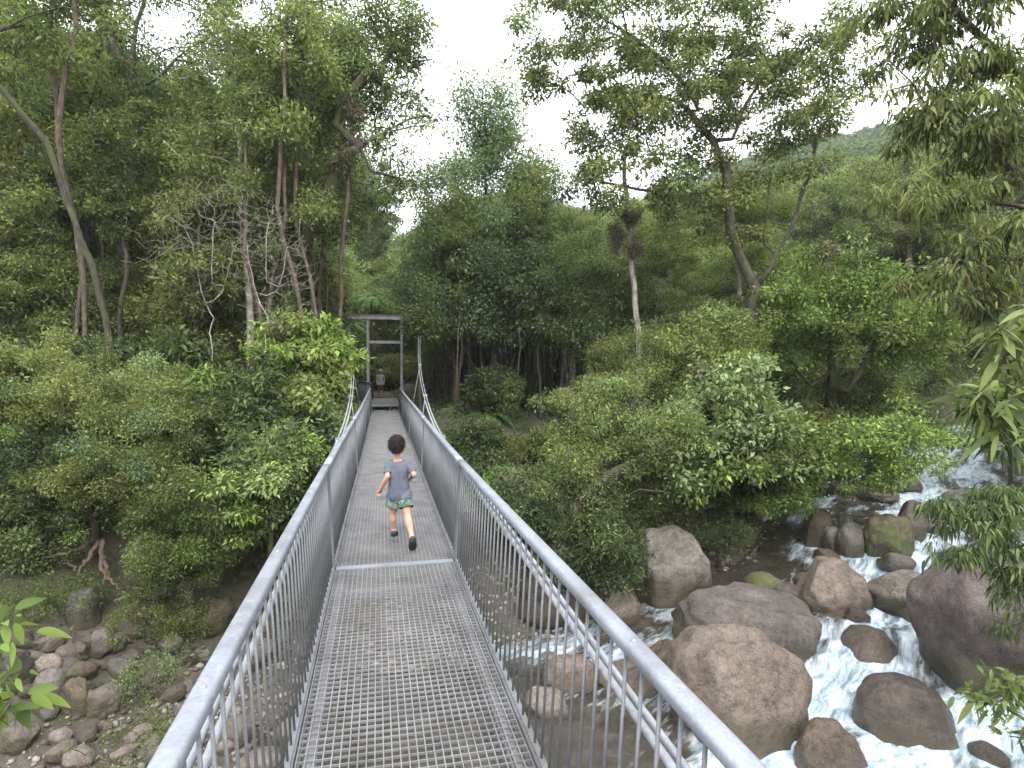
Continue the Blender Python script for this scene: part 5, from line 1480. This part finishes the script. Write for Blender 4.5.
for k, a in enumerate([(487, 425, 25, 0, 1.5, 16, 'tree fern with arching fronds under the tall bluish tree'), (470, 452, 22, 0, 1.1, 14, 'low dark fern right of the far handrail'), (452, 420, 27, 0, 1.3, 14, 'shaded fern beside the right wire ropes'),
                       (225, 395, 18, 0, 1.3, 16, 'tree fern with flat fronds behind the olive mound'), (262, 375, 20, 0, 1.5, 16, 'tree fern in the shade behind the pale slender trunk'), (371, 300, 34, 0, 1.8, 16, 'tree fern above the portal in the distance'),
                       (345, 325, 36, 0, 1.8, 14, 'distant tree fern left of the portal head beam'), (325, 440, 15.5, 0, .8, 12, 'small fern beside the left wire ropes'), (560, 470, 19, 0, 1.0, 14, 'small fern in the dark behind the mossy bending tree')]):
    tree_fern(*a, seed=300 + k)

# ------------------------------------------------------------------ forest behind: copies of a few trees
def proto(kind, H, crown, nclump, nleaf, rc, leaf, mat, bark, rb, seed, start=.5, lean=.0, sides=6, up=.75):
    rng = random.Random(seed)
    tp = [Vector((rng.uniform(-.2, .2) * i * .5 + lean * i * i * .1, rng.uniform(-.2, .2) * i * .5, H * i / 5)) for i in range(6)]
    tp[0].z = -.4
    sk = Skel(tp, seed, .8)
    cp = ell_points(rng, [(Vector(c[:3]), c[3], c[3] * .95, c[4]) for c in crown], nclump, .5)
    tips = sk.grow(cp, start)
    tm = sk.mesh('trunk', bark, .012, rb, sides=sides, flare=1.5)
    cm = leaves_mesh('crown', [sk.P[i] for i in tips] + [sk.P[sk.par[i]] for i in tips[::2]], nleaf, rc, leaf[0], leaf[1], mat, seed, .6, up, .2)
    return (kind, tm, cm, H, max(c[2] + c[4] for c in crown))
PR = [
    proto('broad', 13, [(0, 0, 11.5, 3.2, 2.4), (1.8, .6, 9.3, 2.2, 1.6), (-1.8, -.5, 8.8, 2.2, 1.6), (.4, -1.6, 10, 2, 1.6), (0, .5, 13.3, 2, 1.3)], 110, 26000, .75, (.19, .08), L['mid'], M['bark_dark'], .2, 1),
    proto('column', 15, [(0, 0, 13.5, 1.7, 2.4), (.4, 0, 10.5, 2.0, 2.0), (-.5, .3, 7.8, 1.9, 1.7), (0, 0, 5.5, 1.5, 1.2)], 90, 22000, .7, (.19, .075), L['deep'], M['bark_grey'], .16, 2, .3),
    proto('umbrella', 12, [(0, 0, 11.6, 3.4, 1.3), (1.6, 1, 10.2, 2.2, 1.1), (-1.7, -.8, 10.4, 2.2, 1.1), (.2, -1.8, 9.2, 1.6, 1)], 90, 20000, .72, (.18, .075), L['olive'], M['bark_brown'], .17, 3, .55),
    proto('airy', 16, [(0, 0, 15, 2.3, 1.7), (1.5, .4, 12.6, 1.5, 1.1), (-1.6, .2, 11.5, 1.6, 1.1), (.3, -1.2, 10, 1.4, 1)], 70, 15000, .62, (.17, .07), L['mid'], M['bark_pale'], .14, 4, .45),
    proto('slim', 12, [(0, 0, 10.8, 1.3, 1.7), (.3, .2, 8.8, 1.1, 1)], 34, 8000, .55, (.17, .07), L['mid'], M['bark_dark'], .085, 5, .55, .3),
    proto('pale', 11, [(0, 0, 9.3, 2.6, 2.2), (1.5, 0, 7.2, 2, 1.6), (-1.4, .7, 7, 2, 1.5)], 95, 24000, .72, (.17, .07), L['pale'], M['bark_brown'], .16, 6, .4),
    proto('bushy', 6.5, [(0, 0, 5.4, 1.5, 1.5), (.7, .2, 3.8, 1.4, 1.2), (-.6, -.3, 2.6, 1.3, 1.1), (.2, .5, 1.5, 1.1, .9)], 90, 16000, .55, (.16, .06), L['mid'], M['bark_brown'], .07, 7, .15),
    proto('pole', 13.5, [(0, 0, 12.3, .9, 1.4), (.5, .2, 10, .6, .6), (-.5, -.2, 8.2, .5, .5)], 26, 2600, .45, (.15, .06), L['mid'], M['bark_brown'], .058, 9, .5, .25),
    proto('straggly', 8, [(0, 0, 7.2, 1.3, 1.2), (.9, .2, 5.4, 1.1, .9), (-.8, -.3, 4.2, 1.2, .9), (.2, .7, 2.8, 1.1, .8)], 80, 12000, .55, (.17, .065), L['olive'], M['bark_grey'], .075, 8, .2),
]
PRD = {p[0]: p for p in PR}
def skyline(px):
    """how high (photo row) the background wood may reach in this direction"""
    xs = [-400, 0, 60, 110, 170, 230, 300, 360, 385, 410, 430, 470, 520, 560, 600, 640, 700, 760, 820, 880, 1024, 1400]
    ys = [10, 10, 50, 10, 70, 60, 60, 115, 215, 245, 215, 190, 190, 200, 205, 195, 180, 175, 170, 150, 120, 60]
    return float(np.interp(px, xs, ys))
SECT = [(-1e9, 120, 'at the far left'), (120, 250, 'above the olive mound'), (250, 360, 'left of the portal'), (360, 420, 'behind the portal'), (420, 520, 'right of the portal'), (520, 640, 'behind the mossy bending tree'), (640, 780, 'behind the large forked tree'), (780, 900, 'above the yellow green tree'), (900, 1e9, 'at the far right')]
KL = {'broad': 'broad crowned forest tree', 'column': 'tall dark columnar forest tree', 'umbrella': 'flat topped olive forest tree', 'airy': 'tall airy pale trunked forest tree', 'slim': 'slim dark trunked forest sapling', 'pale': 'pale green rounded forest tree', 'bushy': 'low bushy forest tree', 'pole': 'thin pole like forest tree with sparse crown', 'straggly': 'straggly olive forest tree'}
rnd = random.Random(2024)
placed = []
def clear_of_river(x, y, m=1.2):
    t, u, lv, hl, hr = river(np.array([x]), np.array([y]))
    return u[0] > hl[0] + m or u[0] < -hr[0] - m
def put(kind, x, y, s=None, maxrow=None, label_where=None):
    k, tm, cm, H, top = PRD[kind]
    z = gz(x, y); px = 512 + F * x / y
    row = skyline(px) if maxrow is None else maxrow
    zt = CZ + (368 - row) / F * y
    lim = (zt - z) / (top + .8)
    s_ = s if s is not None else rnd.uniform(.75, 1.25)
    s_ = min(s_, lim)
    if s_ < .28: return None
    where = next(w_ for a, b_, w_ in SECT if a <= px < b_)
    o = thing('forest_tree', Vector((x, y, z)), f'{KL[kind]} in the wood {where}', 'tree', f'{kind} forest trees {where}', rnd.uniform(0, 6.28))
    o.scale = (s_ * rnd.uniform(.9, 1.1),) * 2 + (s_,)
    link('trunk', tm, None, o); link('crown', cm, None, o)
    placed.append((x, y)); return o
def wood(n, y0, y1, px0, px1, kinds, mind, smin=.75, smax=1.25, river_gap=1.5):
    got = 0
    for _ in range(n * 12):
        if got >= n: break
        y = math.sqrt(rnd.uniform(y0 * y0, y1 * y1)); px = rnd.uniform(px0, px1)
        x = (px - 512) / F * y
        if not clear_of_river(x, y, river_gap): continue
        if abs(x + 5.9 + .22 * (y - 26)) < 3.2 and y < 48: continue
        if any(math.hypot(x - a, y - b_) < mind for a, b_ in placed): continue
        if put(rnd.choice(kinds), x, y, rnd.uniform(smin, smax)): got += 1
wood(30, 20.5, 30, -60, 350, ['airy', 'slim', 'slim', 'slim', 'straggly', 'straggly', 'column', 'bushy', 'bushy'], 1.5)
wood(26, 17, 24, -60, 330, ['bushy', 'straggly', 'slim', 'straggly'], 1.2, .6, 1.1, 4)
wood(14, 23, 30, -60, 350, ['bushy', 'straggly'], 1.2, .8, 1.3)
for k_ in range(34):
    y_ = rnd.uniform(16, 23); px_ = rnd.uniform(-10, 345); x_ = (px_ - 512) / F * y_
    if clear_of_river(x_, y_, 4) and all(math.hypot(x_ - a, y_ - b_) > .6 for a, b_ in placed): put('pole', x_, y_, rnd.uniform(.8, 1.15), -120)
wood(44, 30, 46, -40, 400, ['broad', 'column', 'airy', 'pale', 'straggly', 'bushy'], 1.9, .9, 1.6)
wood(22, 46, 70, -20, 420, ['broad', 'column', 'umbrella'], 3, 1.2, 2.0)
wood(40, 28, 42, 405, 640, ['slim', 'slim', 'column', 'airy', 'slim', 'pale'], 1.2, .7, 1.1)
wood(30, 40, 60, 385, 640, ['pale', 'broad', 'pale'], 2.2, .9, 1.5)
wood(18, 36, 46, 430, 640, ['bushy', 'straggly', 'pale'], 1.5, .6, 1.2)
wood(22, 25.5, 36, 415, 545, ['slim', 'pole'], .7, .8, 1.2, 3)
wood(16, 23, 34, 640, 1000, ['airy', 'airy', 'slim'], 1.6, .5, .9, .6)
wood(30, 22, 34, 600, 960, ['bushy', 'straggly', 'bushy', 'pale'], 1.4, .5, 1.0, .4)
wood(34, 26, 42, 600, 800, ['pale', 'broad', 'umbrella', 'slim'], 2.0, .6, 1.0)
wood(46, 38, 60, 620, 1060, ['pale', 'broad', 'umbrella'], 2.8, .8, 1.4)
wood(18, 22, 42, 900, 1150, ['broad', 'umbrella', 'pale'], 2.4, .6, 1.1)
# the wood that closes the view through the portal
for px_, d_, kd, sc_ in ((352, 47, 'bushy', 1.2), (372, 52, 'bushy', 1.3), (386, 55, 'straggly', 1.3), (398, 50, 'bushy', 1.2), (366, 58, 'pale', 1.0), (394, 60, 'pale', 1.0), (380, 64, 'broad', 1.0)):
    put(kd, (px_ - 512) / F * d_, d_, sc_, 250)
# understorey shrubs: copies of four shrubs
def shrub_proto(nleaf, rc, leaf, mat, seed, R0=1.1, h=1.2):
    rng = random.Random(seed)
    sk = Skel([Vector((0, 0, -.2)), Vector((.05, 0, .3)), Vector((0, .05, h * .7))], seed, .3)
    tips = sk.grow(ell_points(rng, [(Vector((0, 0, h)), R0, R0, h * .8)], 46, .4), .1)
    return sk.mesh('stem', M['bark_dark'], .006, .035, sides=5), leaves_mesh('foliage', [sk.P[i] for i in tips], nleaf, rc, leaf[0], leaf[1], mat, seed, .7, .6, .3)
SP = [('dark', shrub_proto(6000, .4, (.17, .065), L['deep'], 1)), ('green', shrub_proto(6000, .4, (.15, .06), L['mid'], 2)), ('olive', shrub_proto(7000, .38, (.11, .045), L['olive'], 3)), ('broad leaved', shrub_proto(3600, .42, (.22, .09), L['deep'], 4, 1.0, 1.1))]
def shrubs(n, y0, y1, px0, px1, kinds, smin, smax, gap=.8, seed=1):
    rr = random.Random(seed); got = 0
    for _ in range(n * 10):
        if got >= n: break
        y = math.sqrt(rr.uniform(y0 * y0, y1 * y1)); px = rr.uniform(px0, px1); x = (px - 512) / F * y
        if not clear_of_river(x, y, gap): continue
        if abs(x - bx(y)) < 2.0 and y < 26.5: continue
        if abs(x + 5.9 + .22 * (y - 26)) < 1.5 and 26 <= y < 50: continue
        kn, (sm_, fm_) = SP[rr.choice(kinds)]
        z = gz(x, y); where = next(w_ for a, b_, w_ in SECT if a <= px < b_)
        o = thing('understorey_shrub', Vector((x, y, z)), f'{kn} understorey shrub {where}', 'shrub', f'{kn} understorey shrubs {where}', rr.uniform(0, 6.28))
        s_ = rr.uniform(smin, smax); o.scale = (s_, s_, s_ * rr.uniform(.85, 1.3))
        link('stem', sm_, None, o); link('foliage', fm_, None, o); got += 1
shrubs(46, 14, 26, -40, 330, [0, 0, 1, 3], .7, 1.5, 5.5, 1)
shrubs(40, 24, 44, -30, 380, [0, 1, 3], 1.0, 2.0, 2, 2)
for px_, d_ in ((370, 46.5), (378, 48), (386, 47), (393, 48.5), (400, 46), (382, 50)):
    kn, (sm_, fm_) = SP[(px_ + int(d_)) % 3]
    x_ = (px_ - 512) / F * d_
    o = thing('understorey_shrub', Vector((x_, d_, gz(x_, d_))), f'{kn} understorey shrub where the track ends behind the portal', 'shrub', f'{kn} understorey shrubs at the end of the track', px_)
    o.scale = (1.3, 1.3, 1.2); link('stem', sm_, None, o); link('foliage', fm_, None, o)
shrubs(30, 17, 30, 470, 680, [0, 0, 1, 2], .5, 1.0, 1.4, 3)
shrubs(70, 22, 50, 620, 960, [1, 2, 2], .9, 2.0, .6, 4)
shrubs(30, 10, 40, 900, 1150, [1, 2, 0], .8, 1.8, 1.0, 5)
# far hillside wood, one mass
hx, hy, hs = [], [], []
r_ = np.random.default_rng(9)
n = 2600
D_ = 56 + 170 * r_.random(n) ** 1.25; a_ = r_.uniform(-.80, .86, n)
hx = D_ * a_ / np.sqrt(1 + a_ * a_); hy = D_ / np.sqrt(1 + a_ * a_)
hz = ground(hx, hy)
hr_s = r_.uniform(2.2, 5.6, n)
# keep the wood below the skyline seen in the photo
hpx = 512 + F * hx / hy; lim = np.interp(hpx, [-400, 300, 360, 385, 410, 430, 470, 520, 560, 600, 640, 700, 760, 850, 1024, 1400], [40, 60, 150, 215, 250, 240, 240, 245, 230, 215, 190, 160, 140, 125, 100, 60])
zt = CZ + (368 - lim) / F * hy
ok = hz + hr_s * 2.1 < zt
hx, hy, hz, hr_s = hx[ok], hy[ok], hz[ok], hr_s[ok]; n = len(hx)
per = 420
C = np.repeat(np.stack([hx, hy, hz + hr_s * .9], 1), per, 0); RR = np.repeat(hr_s, per)
g = r_.normal(0, 1, (n * per, 3)); g /= np.linalg.norm(g, axis=1)[:, None]; g[:, 2] = np.abs(g[:, 2]) * 1.25 - .55
lump = 1 + .25 * np.sin(g[:, 0] * 7 + RR * 9) * np.sin(g[:, 1] * 8 + RR * 5)
P0 = C + g * (RR * lump * r_.uniform(.8, 1.05, n * per))[:, None] * np.array([1, 1, .9])
nv = g + r_.normal(0, .55, (n * per, 3)) + np.array([0, 0, .4]); nv /= np.linalg.norm(nv, axis=1)[:, None]
t1 = np.cross(nv, r_.normal(0, 1, (n * per, 3))); t1 /= np.linalg.norm(t1, axis=1)[:, None]; t2 = np.cross(nv, t1)
s_ = (np.hypot(P0[:, 0], P0[:, 1]) * r_.uniform(.0016, .0040, n * per) * (.8 + .05 * RR))[:, None]
V = np.stack([P0 - t1 * s_, P0 - t2 * s_ * .6, P0 + t1 * s_, P0 + t2 * s_ * .6], 1)
Fc = np.arange(n * per * 4).reshape(-1, 4)
ho = link('hillside_forest', fast_mesh('hillside_forest', V.reshape(-1, 3), Fc), L['hill']); tag(ho, 'far hillside covered in dense rainforest canopy', 'forest', None, 'stuff')
# low undergrowth that nobody could count
n = 9000
py_ = np.sqrt(r_.uniform(11.0 ** 2, 44 ** 2, n)); pxx = r_.uniform(-60, 1100, n); x_ = (pxx - 512) / F * py_
t_, u_, lv_, hl_, hr_ = river(x_, py_)
ok = ((u_ > hl_ + 3.4) | (u_ < -hr_ - .8)) & ~((np.abs(x_ + 5.9 + .22 * (py_ - 26)) < 1.1) & (py_ > 25))
x_, py_ = x_[ok], py_[ok]
tips = [Vector((a, b_, c_ + .14)) for a, b_, c_ in zip(x_, py_, ground(x_, py_))]
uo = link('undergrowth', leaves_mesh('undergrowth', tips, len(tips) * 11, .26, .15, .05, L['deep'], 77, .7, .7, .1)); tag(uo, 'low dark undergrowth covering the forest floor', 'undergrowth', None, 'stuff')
EXPOSURE = 1.6
# ------------------------------------------------------------------ overcast daylight
w = bpy.data.worlds.new('World'); scene.world = w; w.use_nodes = True
nt = w.node_tree; bg = nt.nodes['Background']
sky = nt.nodes.new('ShaderNodeTexSky'); sky.sky_type = 'NISHITA'; sky.sun_disc = False
SE, SR = math.radians(48), math.radians(165)
sky.sun_elevation = SE; sky.sun_rotation = SR; sky.air_density = 1.5; sky.dust_density = 3.0
tc = nt.nodes.new('ShaderNodeTexCoord')
nz = noise_tex(nt, 2.2, 6, .6, vec=tc.outputs['Generated'])
cl = ramp(nt, [(.36, (10.2, 10.4, 11.0)), (.66, (15.0, 15.0, 15.3))], nz.outputs['Fac'])
c = mixc(nt, .9, sky.outputs['Color'], cl.outputs['Color'])
nt.links.new(c, bg.inputs['Color']); bg.inputs['Strength'].default_value = .1
sd = bpy.data.lights.new('sun', 'SUN'); sd.energy = 1.5; sd.angle = math.radians(40); sd.color = (1, .96, .9)
so = bpy.data.objects.new('sun', sd); COL.objects.link(so)
so.location = (0, 0, 60)
dirv = Vector((math.sin(SR) * math.cos(SE), -math.cos(SR) * math.cos(SE) * -1, math.sin(SE)))
so.rotation_euler = dirv.to_track_quat('Z', 'Y').to_euler()
vs = scene.view_settings
vs.view_transform = 'Standard'; vs.look = 'None'; vs.gamma = 1; vs.use_curve_mapping = False
vs.exposure = EXPOSURE
scene.render.engine = 'CYCLES'
cy = scene.cycles
cy.max_bounces = 6; cy.diffuse_bounces = 3; cy.glossy_bounces = 3; cy.transmission_bounces = 4; cy.transparent_max_bounces = 4
cy.use_denoising = True
try: cy.denoiser = 'OPENIMAGEDENOISE'
except Exception: pass
cy.use_adaptive_sampling = True; cy.adaptive_threshold = .015
cy.sample_clamp_indirect = 8

# humid air of the valley
hzm = MB(); hzm.box((0, 200, 70), (480, 0, 0), (0, 280, 0), (0, 0, 85))
hm_ = bpy.data.materials.new('humid_air'); hm_.use_nodes = True
nt = hm_.node_tree; nt.nodes.remove(nt.nodes['Principled BSDF'])
pv = nt.nodes.new('ShaderNodeVolumePrincipled'); pv.inputs['Color'].default_value = (.90, .94, 1, 1); pv.inputs['Density'].default_value = .0004
pv.inputs['Anisotropy'].default_value = .2
nt.links.new(pv.outputs[0], nt.nodes['Material Output'].inputs['Volume'])
ho_ = hzm.build('haze', hm_); tag(ho_, 'thin humid haze filling the valley', 'haze', None, 'stuff')
cy.volume_bounces = 1
